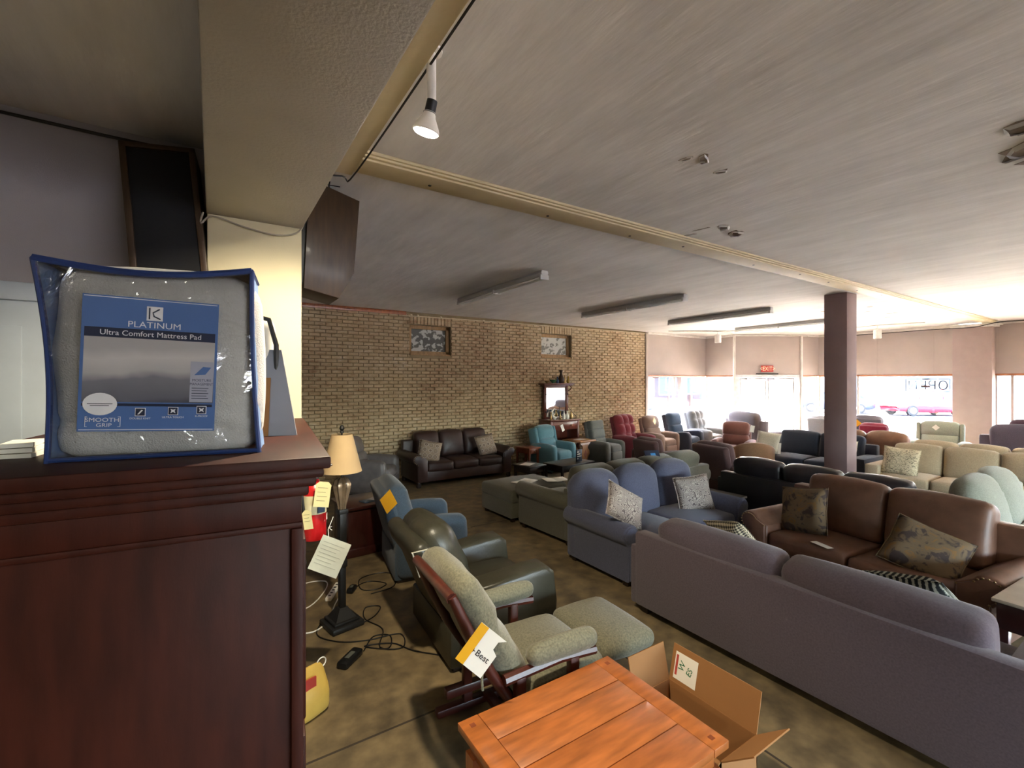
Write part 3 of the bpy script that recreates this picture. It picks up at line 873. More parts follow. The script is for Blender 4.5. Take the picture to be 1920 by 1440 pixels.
def recliner(name, lab, loc, rz, mat, W=.92, D=.95, H=1.04, seatH=.48, armH=.64, armW=.2, tilt=14, style='split', arm='pad', group=None, backW=None,
             shell=True, cat='recliner', mat2=None, topmat=None, footrest=True, wings=False):
    t = thing(name, lab, cat, loc, rz, group)
    Wi = W - 2 * armW
    y0, y1 = -D / 2, D / 2
    m2 = mat2 or mat
    mb = MB(); mb.box((-W / 2 + .05, y0 + .12, .03), (W / 2 - .05, y1 - .12, seatH - .15), .02); ob('base', mb, mat, t)
    for sx in (-1, 1):
        mb = MB(); mb.box((sx * (W / 2 - .1) - .03, y0 + .15, 0), (sx * (W / 2 - .1) + .03, y1 - .15, .035), .005); ob('runner', mb, M_foot, t)
    cush('seat_cushion', m2, t, (Wi + .02, D * .66, .2), T(0, y0 + .04 + D * .33, seatH - .1), .07, 5, (0, .02, .035), .006)
    if footrest:
        cush('footrest', m2, t, (Wi + .01, .1, seatH - .22), T(0, y0 + .07, .06 + (seatH - .22) / 2), .04, 4, (0, .02, .01), .004)
    for sx in (-1, 1):
        if arm == 'pad':
            a_ = cush('arm', mat, t, (armW, D * .78, armH - .06), T(sx * (Wi / 2 + armW / 2), -.04, .05 + (armH - .06) / 2), .07, 4, (.012, .025, .03), .005)
        elif arm == 'slope':
            prof = [(y0 + .02, .06), (y0 + .0, .35), (y0 + .03, armH - .06), (y0 + .1, armH), (y0 + .25, armH + .0), (y0 + .5, armH - .03), (y1 - .22, armH - .06), (y1 - .18, .06)]
            M = Matrix(((0, 1, 0, 0), (1, 0, 0, 0), (0, 0, 1, 0), (0, 0, 0, 1)))
            xa = sx * (Wi / 2 + armW / 2)
            mb.v, mb.f = [], []
            mb = MB(); mb.prism(prof, xa - armW / 2, xa + armW / 2, .035, M); a_ = ob('arm', mb, mat, t, True, 50)
        else:
            mb = MB(); mb.prism(roll_profile(sx, Wi / 2, armW, armH, .06, .1), y0 + .05, y1 - .2, .03); a_ = ob('arm', mb, mat, t, True, 50)
    bw = backW or (Wi + .1)
    bh = H - seatH + .1
    Mb = T(0, y1 - .3, seatH - .12) @ RX(-tilt)
    if shell:
        mb = MB(); mb.rbox((bw + .015, .14, bh), .05, 3, (0, .01, 0), M=Mb @ T(0, .1, bh / 2)); ob('back_shell', mb, mat, t, True, 60)
    if style == 'smooth':
        cush('backrest', m2, t, (bw, .22, bh), Mb @ T(0, 0, bh / 2 + .02), .09, 5, (0, .04, .02))
    elif style == 'split':
        cush('headrest', m2, t, (bw, .24, bh * .5), Mb @ T(0, -.01, bh * .77), .1, 5, (.0, .04, .03))
        cush('backrest', m2, t, (bw - .02, .22, bh * .55), Mb @ T(0, -.02, bh * .3), .08, 5, (0, .05, .0))
    elif style == 'three':
        for k in range(3):
            cush(('backrest', 'backrest', 'headrest')[k], m2, t, (bw, .2, bh * .345), Mb @ T(0, -.01, bh * (.18 + .33 * k)), .05, 4, (0, .03, .0), .004)
    elif style == 'tuft':
        cush('backrest', m2, t, (bw + .04, .24, bh), Mb @ T(0, -.01, bh / 2 + .02), .1, 5, (0, .03, .02), .004, tufts(3, 3, .07), (18, 4, 18))
    elif style == 'roll':
        cush('headrest', m2, t, (bw + .04, .28, .26), Mb @ T(0, 0, bh - .1), .12, 5, (.01, .04, .03))
        cush('backrest', m2, t, (bw, .2, bh - .15), Mb @ T(0, 0, (bh - .15) / 2), .08, 5, (0, .04, 0))
    if wings:
        for sx in (-1, 1):
            mb = MB(); mb.rbox((.09, .26, bh * .9), .04, 3, M=Mb @ T(sx * (bw / 2 + .03), .02, bh * .52)); ob('wing', mb, mat, t, True, 60)
    return t

def pillow(lab, mat, loc, rot, w=.45, h=.42, th=.15, group='throw pillows', name='throw_pillow'):
    """square knife-edge pillow standing in local xz, face to -y"""
    n = 12; mb = MB(); vs = []; fs = []
    SEED[0] += 1; sd = SEED[0]
    for side in (-1, 1):
        for i in range(n + 1):
            for j in range(n + 1):
                u = -1 + 2 * i / n; v = -1 + 2 * j / n
                k = (1 - u ** 4) * (1 - v ** 4)
                pin = 1 - .09 * (1 - abs(u * v)) * (abs(u) ** 3 + abs(v) ** 3) * .7
                y = side * th / 2 * (max(0, k) ** .55)
                y += .012 * noise.noise(Vector((u * 2 + sd, v * 2, side))) * (k > 0)
                vs.append((u * w / 2 * pin, y, v * h / 2 * pin))
    N_ = (n + 1) ** 2
    for side in (0, 1):
        for i in range(n):
            for j in range(n):
                a = side * N_ + i * (n + 1) + j
                q = (a, a + n + 1, a + n + 2, a + 1)
                fs.append(q if side == 0 else tuple(reversed(q)))
    mb.add(vs, fs)
    me = mb.mesh(name, True, 180)
    bm = bmesh.new(); bm.from_mesh(me); bmesh.ops.remove_doubles(bm, verts=bm.verts, dist=.0005); bmesh.ops.recalc_face_normals(bm, faces=bm.faces); bm.to_mesh(me); bm.free()
    o = ob(name, me, mat)
    o.location = loc; o.rotation_euler = tuple(R(a) for a in rot)
    tag(o, lab, 'pillow', group)
    # piped edge
    e = MB(); pts = []
    for k in range(4):
        for i in range(6):
            u = -1 + 2 * i / 6
            p = [(u, -1), (1, u), (-u, 1), (-1, -u)][k]
            pin = 1 - .09 * (1 - abs(p[0] * p[1])) * (abs(p[0]) ** 3 + abs(p[1]) ** 3) * .7
            pts.append((p[0] * w / 2 * pin, 0, p[1] * h / 2 * pin))
    rings = []
    for i, p in enumerate(pts):
        d = Vector(pts[(i + 1) % len(pts)]) - Vector(pts[i - 1]); d.normalize()
        a = Vector((0, 1, 0)); b = d.cross(a)
        rings.append([tuple(Vector(p) + (a * math.cos(2 * PI * j / 5) + b * math.sin(2 * PI * j / 5)) * .006) for j in range(5)])
    e.loft(rings, False, closed=True)
    ob('piping', e, mat, o)
    return o

def card(lab, mat, loc, rot, w, h, name='hang_tag', cat='tag', group=None, th=.002, pts=None):
    mb = MB()
    P = pts or [(-w / 2, -h / 2), (w / 2, -h / 2), (w / 2, h / 2), (-w / 2, h / 2)]
    mb.loft([[(x, -th / 2, z) for x, z in P], [(x, th / 2, z) for x, z in P]])
    o = ob(name, mb, mat, None, False)
    o.location = loc; o.rotation_euler = tuple(R(a) for a in rot)
    return tag(o, lab, cat, group)
def legs4(t, mat, x, y, z, s=.02, top=None):
    for sx in (-1, 1):
        for sy in (-1, 1):
            mb = MB(); a = s; b = top or s
            mb.loft([[(sx * x - a, sy * y - a, 0), (sx * x + a, sy * y - a, 0), (sx * x + a, sy * y + a, 0), (sx * x - a, sy * y + a, 0)],
                     [(sx * x - b, sy * y - b, z), (sx * x + b, sy * y - b, z), (sx * x + b, sy * y + b, z), (sx * x - b, sy * y + b, z)]])
            ob('leg', mb, mat, t, False)
# ================================================================ furniture
F_brown = leather('dark_brown', '#3a2722', .42)
F_blue = fabric('slate_blue', '#525569')
F_mauve = fabric('mauve_grey', '#5c5159')
F_tan = leather('saddle_tan', '#6a4a39', .45)
F_black = leather('black', '#211d20', .35)
F_creamf = fabric('sand', '#ab9a7e')
F_sage = fabric('sage', '#8f9285')
F_olive = fabric('olive_grey', '#5d5b4d')
F_navy = fabric('charcoal_navy', '#2a2d38')
F_rustS = leather('cocoa', '#7b543c', .55)
M_nail = nmat('brass_nail', (.35, .24, .12), .4, metal=1)

# brown leather sofa on the brick wall
sofa('sofa', 'dark brown leather sofa standing against the brick wall', 'sofa', (4.42, 8.98, 0), 0, 2.34, 1.0, F_brown, 3, arm='roll', armW=.3, armH=.66, H=.97, foot=.1, nails=M_nail, tilt=13)
P_ring = pattern('medallion_cloth', '#94826f', '#5a473c', 'rings', 9, '#b8aa9a')
pillow('medallion print pillow at the left end of the dark brown sofa', P_ring, (3.68, 8.74, .665), (-22, 12, -18), .46, .44)
pillow('medallion print pillow at the right end of the dark brown sofa', P_ring, (5.04, 8.8, .685), (-20, -8, 8), .48, .46)

# slate blue sofa
sofa('sofa', 'slate blue fabric sofa with rolled arms and rounded back lobes', 'sofa', (4.54, 3.72, 0), 0, 2.2, 1.0, F_blue, 2, 3, arm='roll', armW=.25, armH=.64, H=.94, back='channel', foot=.06, tilt=9)
P_pais = pattern('paisley_cloth', '#b3a9a0', '#6a5f60', 'paisley', 15)
pillow('paisley pillow lying on the left arm end of the slate blue sofa', P_pais, (3.68, 3.46, .77), (-40, 30, -20), .46, .42, .14)
pillow('paisley pillow leaning at the right end of the slate blue sofa', P_pais, (5.08, 3.62, .68), (-16, -6, -26), .46, .44)

# mauve grey sofa seen from behind
sofa('sofa', 'mauve grey fabric sofa seen from behind in the right foreground', 'sofa', (3.7, 1.68, 0), 90, 2.58, .98, F_mauve, 2, 2, arm='track', armW=.24, armH=.6, H=.83, foot=.07, frameH=.74, tilt=9, cushT=.26, backT=.14)
P_strip = pattern('striped_knit', '#9a9a8e', '#1c1e20', 'stripes', 8.5, '#3d4240')
pillow('dark striped knit pillow behind the back of the mauve grey sofa', P_strip, (3.98, 1.12, .64), (-46, 12, 80), .5, .46, .16)
P_plaid = pattern('plaid_cloth', '#cfc4a8', '#2b2a2b', 'plaid', 14, '#8a8170')
pillow('black and cream plaid pillow peeking over the mauve grey sofa', P_plaid, (4.0, 2.42, .66), (-40, 14, 74), .44, .42, .15)

# tan leather sofa
sofa('sofa', 'saddle tan leather sofa with rolled arms facing the mauve grey sofa', 'sofa', (5.4, 1.85, 0), -96, 2.14, 1.0, F_tan, 2, 2, arm='roll', armW=.3, armH=.65, H=1.0, foot=.07, nails=M_nail, tilt=14, cushT=.24, puff=.03)
P_flor = pattern('floral_tapestry', '#6b5a45', '#453a36', 'floral', 10, '#7a5d39')
pillow('floral tapestry pillow at the left end of the tan leather sofa', P_flor, (5.3, 2.43, .72), (-18, -10, -98), .5, .48, .17)
pillow('floral tapestry pillow slumped at the right end of the tan leather sofa', P_flor, (5.2, 1.4, .62), (-46, 18, -82), .54, .5, .17)
card('white price slip lying on the seat of the tan leather sofa', M_paper, (4.98, 2.12, .5), (90, 0, 68), .2, .07, 'price_slip', 'paper')

# black leather sofa, cream sofas, sage loveseat
sofa('sofa', 'black leather sofa seen from behind beyond the tan leather sofa', 'sofa', (6.85, 2.9, 0), 90, 2.5, .95, F_black, 3, 3, arm='track', armW=.2, armH=.66, H=.93, foot=.06, frameH=.76, tilt=8, cushT=.24, backT=.14)
sofa('sofa', 'sand coloured fabric sofa with track arms right of the square post', 'sofa', (10.25, 2.25, 0), -90, 2.45, .98, F_creamf, 3, 3, arm='track', armW=.2, armH=.62, H=.92, foot=.07, tilt=10)
P_scr = pattern('script_cloth', '#cdbf9f', '#4d443a', 'script', 14)
pillow('script print pillow on the sand coloured sofa', P_scr, (9.98, 3.02, .7), (-14, 4, -86), .5, .48, .16)
sofa('sofa', 'pale sand sofa standing back to back with the sand coloured sofa', 'sofa', (11.35, 2.2, 0), 90, 2.3, .95, F_creamf, 3, 3, arm='track', armW=.2, armH=.62, H=.95, foot=.07, tilt=8)
sofa('loveseat', 'puffy sage grey loveseat at the right edge behind the tan sofa', 'loveseat', (7.45, .99, 0), 0, 2.1, 1.0, F_sage, 2, 2, arm='big', armW=.28, armH=.64, H=.98, foot=.05, back='pub', tilt=16, puff=.06, wr=.02)

# olive sectional and its ottoman
sofa('sectional_sofa', 'olive grey fabric sectional sofa behind the slate blue sofa', 'sofa', (5.28, 5.06, 0), 183, 3.25, 1.12, F_olive, 4, 4, arm='roll', armW=.26, armH=.66, H=.92, foot=.07, frameH=.74, tilt=14, cushT=.26)
t = thing('ottoman', 'olive grey upholstered ottoman with a booklet on it', 'ottoman', (4.2, 6.12, 0), 2)
mb = MB(); mb.box((-.54, -.42, .06), (.54, .42, .3), .02); ob('base', mb, F_olive, t)
cush('cushion', F_olive, t, (1.1, .88, .2), T(0, 0, .38), .06, 5, (0, 0, .03))
for sx in (-1, 1):
    for sy in (-1, 1):
        mb = MB(); mb.box((sx * .47 - .03, sy * .36 - .03, 0), (sx * .47 + .03, sy * .36 + .03, .07), .005); ob('foot', mb, M_foot, t)
for (x, y, rz, lab) in ((4.12, 5.98, 20, 'open white booklet on the olive grey ottoman'), (4.62, 5.84, -15, 'white leaflet on the right side of the olive grey ottoman')):
    b = thing('booklet', lab, 'booklet', (x, y, .497), rz)
    for s_ in (-1, 1):
        mb = MB(); mb.box((s_ * .002, -.13, .002), (s_ * .19, .13, .012), .003, RY(-s_ * 4)); ob('page', mb, M_paper, b)

# dark side: grey leather recliner, end table, blue, green and glider chairs
F_greyL = leather('slate_grey', '#6e6866', .38)
recliner('recliner', 'grey leather recliner in the corner left of the dark brown sofa', (2.5, 8.8, 0), 52, F_greyL, .9, .98, 1.05, style='split', arm='pad', tilt=20)
F_denim = fabric('denim_blue', '#3d4a57')
recliner('recliner', 'denim blue recliner seen from behind with a yellow tag', (1.98, 4.98, 0), 82, F_denim, .92, .96, 1.02, style='smooth', arm='pad', tilt=15, backW=.8)
M_yel = plain('yellow_card', '#e3a81e', .5, var=.03)
card('yellow diamond tag on the back of the denim blue recliner', M_yel, (1.46, 4.5, .9), (-12, 45, -72), .17, .17, group='yellow tags')
F_green = leather('olive_green', '#37352a', .36)
gr = recliner('recliner', 'olive green leather recliner in the near left foreground', (1.84, 3.42, 0), 86, F_green, 1.02, 1.02, .98, style=None, arm='slope', armW=.22, armH=.64, tilt=22, seatH=.46, backW=.66)
Mb = T(0, .51 - .3, .34) @ RX(-22)
cush('back_cushion', F_green, gr, (.64, .26, .62), Mb @ T(0, -.02, .4), .12, 8, (.02, .05, .04), .03)
cush('bolster', F_green, gr, (.8, .13, .2), Mb @ T(0, .13, .6), .06, 4, (0, .01, .02), .004)
mb = MB(); mb.tube([(-.42, .12, .5), (-.42, .1, .66), (-.41, .2, .69), (-.4, .215, .5)], .008, 6, M=Mb); ob('zipper', mb, plain('pale_zip', '#b9b6a8', .6), gr)

# glider rocker with its footstool
F_heather = fabric('heather_grey', '#6d6a58', .3)
M_cherry = wood('cherry', '#43190f', .38, .1)
g = thing('glider_chair', 'wooden glider rocker with heather grey cushions and a price tag', 'chair', (1.5, 2.3, 0), 86)
for sx in (-1, 1):
    mb = MB(); mb.tube([(sx * .31, -.02, .3), (sx * .31, .16, .4), (sx * .3, .3, .62), (sx * .29, .42, .86), (sx * .28, .5, 1.04)], [.024, .028, .03, .03, .024], 10); ob('back_post', mb, M_cherry, g)
    mb = MB(); mb.box((sx * .34 - .03, -.34, .1), (sx * .34 + .03, .3, .16), .012); mb.box((sx * .34 - .025, -.22, .14), (sx * .34 + .025, -.16, .6), .01); mb.box((sx * .34 - .025, .12, .14), (sx * .34 + .025, .18, .58), .01)
    mb.tube([(sx * .34, -.34, .58), (sx * .34, -.1, .6), (sx * .34, .24, .58)], .028, 8); ob('side_frame', mb, M_cherry, g)
    mb = MB(); mb.box((sx * .34 - .03, -.4, 0), (sx * .34 + .03, .36, .05), .012); mb.box((sx * .34 - .025, -.2, .03), (sx * .34 + .025, -.14, .12), .006); mb.box((sx * .34 - .025, .12, .03), (sx * .34 + .025, .18, .12), .006); ob('glide_base', mb, M_cherry, g)
    cush('arm_pad', F_heather, g, (.1, .44, .1), T(sx * .34, -.12, .66), .045, 4, (.01, .01, .015))
mb = MB(); mb.tube([(-.28, .5, 1.03), (0, .53, 1.07), (.28, .5, 1.03)], .028, 10); ob('top_rail', mb, M_cherry, g)
mb = MB(); mb.box((-.34, -.02, .03), (.34, .04, .07), .008); ob('stretcher', mb, M_cherry, g)
cush('seat_cushion', F_heather, g, (.6, .58, .13), T(0, -.18, .43), .06, 6, (.02, .02, .035))
def neckfold(o, u):
    o[1] += .03 * math.exp(-((u[2] - .05) / .12) ** 2) * (-u[1])
    return o
cush('back_cushion', F_heather, g, (.6, .15, .78), T(0, .1, .42) @ RX(-28) @ T(0, -.02, .36), .07, 7, (.02, .03, .03), .012, neckfold)
mb = MB(); mb.tube([(-.3, .2, .7), (-.31, .3, .72), (-.3, .36, .7), (-.27, .3, .66), (-.28, .22, .67)], .011, 6); mb.tube([(-.31, .34, .7), (-.33, .36, .62), (-.34, .36, .57)], .007, 6); ob('cushion_tie', mb, F_heather, g)
f = thing('footstool', 'heather grey glider footstool in front of the glider rocker', 'footstool', (2.28, 2.36, 0), 86)
cush('cushion', F_heather, f, (.6, .46, .13), T(0, 0, .38), .06, 6, (.01, .01, .035))
for sx in (-1, 1):
    mb = MB(); mb.box((sx * .22 - .02, -.2, .03), (sx * .22 + .02, .2, .07), .008); mb.box((sx * .22 - .02, -.15, 0), (sx * .22 + .02, -.1, .31), .006); mb.box((sx * .22 - .02, .1, 0), (sx * .22 + .02, .15, .31), .006); ob('side_frame', mb, M_cherry, f)
mb = MB(); mb.box((-.22, -.16, .28), (.22, .16, .315), .006); ob('seat_board', mb, M_cherry, f)
# its swing tag
wt = card('white and yellow folded price tag hanging on the glider rocker', M_paper, (1.06, 1.9, .83), (-8, 38, -34), .15, .2, group='price tags',
          pts=[(-.075, -.1), (.075, -.1), (.075, .02), (.045, .035), (.045, .075), (.075, .1), (-.075, .1)], name='price_tag')
mb = MB(); mb.box((-.0755, -.002, -.1), (-.03, -.0012, .1), 0); ob('yellow_band', mb, M_yel, wt, False)
text('lettering', 'Best', .042, M_dark, wt, T(.022, -.0016, -.02) @ UP)
mb = MB(); mb.add([(-.03, -.0016, -.008), (-.026, -.0016, -.02), (-.03, -.0016, -.036), (-.034, -.0016, -.02), (-.018, -.0016, -.021), (-.042, -.0016, -.021), (-.03, -.0016, -.017), (-.03, -.0016, -.025)], [(0, 1, 2, 3), (4, 6, 5, 7)]); ob('star_mark', mb, M_dark, wt, False)

# end table with leaflets, floor lamp
M_dcherry = wood('dark_cherry', '#3a1713', .3, .5)
e = thing('end_table', 'dark cherry end table behind the floor lamp', 'table', (1.62, 5.92, 0), 4)
mb = MB(); mb.box((-.34, -.32, .56), (.34, .32, .6), .008); ob('top', mb, M_dcherry, e)
mb = MB(); mb.box((-.3, -.28, .1), (.3, .28, .56), .006); ob('body', mb, M_dcherry, e)
mb = MB(); mb.box((-.33, -.31, 0), (.33, .31, .1), .012); ob('plinth', mb, M_dcherry, e)
M_lblue = plain('leaflet_blue', '#31465e', .4)
b = thing('leaflet', 'blue and white leaflets on the dark cherry end table', 'leaflet', (1.66, 5.8, .6), 20)
mb = MB(); mb.box((-.13, -.07, 0), (.05, .07, .012), .002); ob('blue_leaflet', mb, M_lblue, b)
mb = MB(); mb.box((-.02, -.09, .012), (.14, .04, .018), .002, RZ(24)); ob('white_leaflet', mb, M_paper, b)

l = thing('floor_lamp', 'floor lamp with beige cone shade and dark square base', 'lamp', (.93, 4.12, 0), 12)
mb = MB(); mb.box((-.14, -.14, 0), (.14, .14, .05), .012); mb.box((-.11, -.11, .05), (.11, .11, .075), .012); mb.loft([[(-.09, -.09, .075), (.09, -.09, .075), (.09, .09, .075), (-.09, .09, .075)], [(-.035, -.035, .16), (.035, -.035, .16), (.035, .035, .16), (-.035, .035, .16)]]); ob('base', mb, M_dark, l)
mb = MB(); mb.box((-.026, -.026, .14), (.026, .026, .52), .005); mb.box((-.036, -.036, .5), (.036, .036, .56), .008); mb.box((-.03, -.03, .55), (.03, .03, .98), .006); mb.box((-.04, -.04, .96), (.04, .04, 1.0), .006); ob('pole', mb, M_dark, l)
M_urn = nmat('mercury_urn', srgb('#8f7c66'), .25, metal=.6, vscale=14, var=.35)
prof = [(.03, .99), (.034, 1.03), (.05, 1.1), (.066, 1.17), (.07, 1.21), (.055, 1.25), (.03, 1.27)]
mb = MB()
rings = []
for r_, z in prof:
    rings.append([(r_ * (1 + .13 * math.cos(8 * a)) * math.cos(a), r_ * (1 + .13 * math.cos(8 * a)) * math.sin(a), z) for a in [2 * PI * j / 32 for j in range(32)]])
mb.loft(rings); ob('urn', mb, M_urn, l)
mb = MB(); mb.tube([(0, 0, 1.26), (0, 0, 1.67)], .007); mb.lathe([(.0, 1.645), (.018, 1.655), (.012, 1.67), (.022, 1.69), (.012, 1.715), (0, 1.72)], 12)
for a in (0, 120, 240): mb.tube([(0, 0, 1.63), (.086 * math.cos(R(a)), .086 * math.sin(R(a)), 1.63)], .003)
ob('finial', mb, M_dark, l)
m = nmat('lamp_shade_linen', srgb('#c2a67c'), .9, var=.04, bump=.1, bscale=300)
mb = MB(); seg = 36
def circ(r_, z): return [(r_ * math.cos(2 * PI * j / seg), r_ * math.sin(2 * PI * j / seg), z) for j in range(seg)]
mb.loft([circ(.163, 1.32), circ(.165, 1.32), circ(.087, 1.64), circ(.085, 1.64)], False, closed=True); ob('lamp_shade', mb, m, l)

# the far row along the brick wall
M_redwood = wood('reddish', '#7a3f26'); M_oak = wood('golden_oak', '#9a6638', .4)
def small_table(lab, loc, rz, w, d, h, mat, drawer=False, shelf=True, name='side_table'):
    t = thing(name, lab, 'table', loc, rz)
    mb = MB(); mb.box((-w / 2, -d / 2, h - .03), (w / 2, d / 2, h), .006); ob('top', mb, mat, t)
    mb = MB(); mb.box((-w / 2 + .03, -d / 2 + .03, h - .14), (w / 2 - .03, d / 2 - .03, h - .03), .004); ob('apron', mb, mat, t)
    legs4(t, mat, w / 2 - .05, d / 2 - .05, h - .03, .016, .022)
    if shelf:
        mb = MB(); mb.box((-w / 2 + .04, -d / 2 + .04, .16), (w / 2 - .04, d / 2 - .04, .18), .004); ob('shelf', mb, mat, t)
    if drawer:
        mb = MB(); mb.box((-w / 2 + .06, -d / 2 + .018, h - .13), (w / 2 - .06, -d / 2 + .034, h - .045), .004); dr = ob('drawer', mb, mat, t)
        mb = MB(); mb.lathe([(.008, 0), (.018, .015), (.012, .028), (0, .03)], 12, T(0, -d / 2 + .018, h - .088) @ RX(90)); ob('knob', mb, M_oak, dr)
    return t
small_table('small reddish wood side table between the brown sofa and the teal recliner', (6.02, 8.62, 0), 8, .36, .5, .6, M_redwood, True)
small_table('low dark side table with papers in front of the brown sofa arm', (5.22, 7.42, 0), 10, .46, .5, .46, M_foot)
card('white papers on the low dark side table', M_paper, (5.18, 7.42, .464), (90, 0, 30), .28, .22, 'papers', 'paper')
small_table('dark coffee table with a blue sign in front of the teal recliner', (6.06, 7.2, 0), 6, .95, .55, .46, M_foot, name='coffee_table', shelf=False)
M_nvy = plain('navy_card', '#18243c', .4)
s = thing('table_sign', 'small navy sign card standing on the dark coffee table', 'sign', (6.25, 7.12, .46), 12)
mb = MB(); mb.box((-.09, -.012, 0), (.09, .012, .24), .003); ob('card', mb, M_nvy, s)
for k, w_ in enumerate((.05, .1, .14, .04)):
    mb = MB(); mb.box((-.075, -.0135, .185 - .045 * k), (-.075 + w_, -.012, .205 - .045 * k), 0); ob('print_line', mb, M_paper, s, False)
s2 = thing('table_sign', 'navy folded leaflet lying on the sectional back cushion', 'sign', (5.55, 4.63, .9), -20)
mb = MB(); mb.box((-.12, -.01, 0), (.12, .01, .17), .003, RX(-35)); ob('card', mb, M_nvy, s2)
mb = MB(); mb.box((-.03, -.012, .05), (.05, -.0105, .12), 0, RX(-35)); ob('blue_square', mb, plain('sky_print', '#3d86c0', .5), s2)

F_teal = fabric('teal', '#5f858d')
recliner('recliner', 'teal blue recliner in front of the mirror cabinet', (6.72, 8.62, 0), 12, F_teal, .9, .92, 1.04, style='split', arm='pad', tilt=13, wings=True)
card('white price card hanging on the teal recliner', M_paper, (7.08, 8.66, .96), (-10, -18, 14), .1, .16, group='white cards on recliners')
# lyre-sided table
t = thing('lyre_table', 'golden oak table with scrolled lyre side panels beside the teal recliner', 'table', (7.66, 8.72, 0), 8)
mb = MB(); mb.box((-.3, -.3, .6), (.3, .3, .64), .008); ob('top', mb, M_oak, t)
half = [(.16, 0), (.17, .04), (.09, .08), (.07, .14), (.12, .22), (.17, .3), (.16, .37), (.1, .44), (.11, .5), (.19, .56), (.2, .6)]
prof = half + [(-x, z) for x, z in reversed(half)]
for yy in (-.2, .18):
    mb = MB(); mb.prism([(x, z) for x, z in prof], yy, yy + .025, .004); p_ = ob('lyre_panel', mb, M_oak, t)
    mb = MB(); mb.prism([(0, .2), (.06, .3), (0, .4), (-.06, .3)], yy - .004, yy + .002, 0); ob('diamond_inlay', mb, M_redwood, p_)
mb = MB(); mb.box((-.03, -.2, .1), (.03, .2, .14), .006); ob('stretcher', mb, M_oak, t)
card('cream paper lying on the lyre sided table', M_paper, (7.66, 8.7, .644), (90, 0, 10), .26, .2, 'papers', 'paper')
F_grey = fabric('grey_putty', '#6c6d66')
recliner('recliner', 'grey putty recliner with three back pillows beside the lyre table', (8.47, 8.7, 0), 10, F_grey, .84, .92, 1.08, style='three', arm='pad', armH=.56, tilt=12)
F_mar = fabric('maroon', '#7c2f35')
recliner('recliner', 'maroon tufted recliner in the row along the brick wall', (9.52, 8.66, 0), 6, F_mar, .98, .98, 1.18, style='tuft', arm='pad', tilt=14)
F_tp = fabric('taupe_tan', '#8d7668')
recliner('recliner', 'taupe tan recliner with a yellow tag right of the maroon recliner', (10.56, 8.66, 0), 6, F_tp, .92, .92, 1.1, style='split', arm='pad', tilt=13)
card('yellow diamond tag on the taupe tan recliner', M_yel, (10.3, 8.58, .98), (-14, 45, 6), .15, .15, group='yellow tags')
F_nt = fabric('steel_blue', '#47586c')
recliner('recliner', 'steel blue recliner with dark sides in front of the side window', (11.58, 8.64, 0), 8, fabric('dark_slate', '#3a4050'), .92, .94, 1.16, style='split', arm='slope', tilt=13, mat2=F_nt)
F_lg = fabric('dove_grey', '#8d8a88')
recliner('recliner', 'dove grey tufted recliner in the window corner', (12.62, 8.6, 0), 6, F_lg, .96, .96, 1.2, style='tuft', arm='pad', tilt=14)

# mirror cabinet
M_mah = wood('mahogany', '#5e2a1c', .3, .5)
c = thing('mirror_cabinet', 'mahogany mirror back cabinet with shelf against the brick wall', 'cabinet', (7.5, 9.3, 0), 0)
for sx in (-1, 1):
    mb = MB(); mb.box((sx * .44 - .03, -.24, 0), (sx * .44 + .03, .22, 1.08), .006); ob('side_panel', mb, M_mah, c)
    mb = MB(); mb.box((sx * .36 - .035, .12, 1.1), (sx * .36 + .035, .2, 2.0), .006); ob('post', mb, M_mah, c)
    for z in (1.3, 1.75):
        mb = MB(); mb.lathe([(.01, 0), (.022, .02), (.012, .04), (0, .045)], 10, T(sx * .36, .12, z) @ RX(90)); ob('knob', mb, M_dark, c)
mb = MB(); mb.box((-.49, -.27, 1.08), (.49, .24, 1.12), .008); ob('top', mb, M_mah, c)
mb = MB(); mb.box((-.41, -.235, .86), (.41, -.2, 1.07), .006); dr = ob('drawer', mb, M_mah, c)
for sx in (-1, 1):
    mb = MB(); mb.lathe([(.008, 0), (.02, .015), (.01, .03), (0, .032)], 10, T(sx * .2, -.235, .965) @ RX(90)); ob('knob', mb, M_nail, dr)
mb = MB(); mb.box((-.44, .18, .1), (.44, .22, 1.08), 0); ob('back_panel', mb, M_mah, c)
mb = MB(); mb.box((-.44, -.22, .12), (.44, .2, .16), .004); ob('shelf', mb, M_mah, c)
mb = MB(); mb.box((-.36, .14, 1.92), (.36, .2, 2.0), .004); mb.box((-.36, .14, 1.12), (.36, .2, 1.17), .004); ob('mirror_frame', mb, M_mah, c)
mb = MB(); mb.box((-.33, .15, 1.16), (.33, .16, 1.93), 0); ob('mirror', mb, nmat('mirror_glass', (.85, .87, .88), .03, metal=1, var=.01), c, False)
mb = MB(); mb.box((-.5, -.02, 2.0), (.5, .24, 2.04), .008); mb.box((-.46, .02, 1.97), (.46, .22, 2.0), .006); ob('top_shelf', mb, M_mah, c)
for sx in (-1, 1):
    mb = MB(); mb.tube([(sx * .44, .12, 1.97), (sx * .44, .04, 1.93), (sx * .44, .1, 1.86), (sx * .44, .18, 1.84)], .012, 7); ob('bracket', mb, M_mah, c)

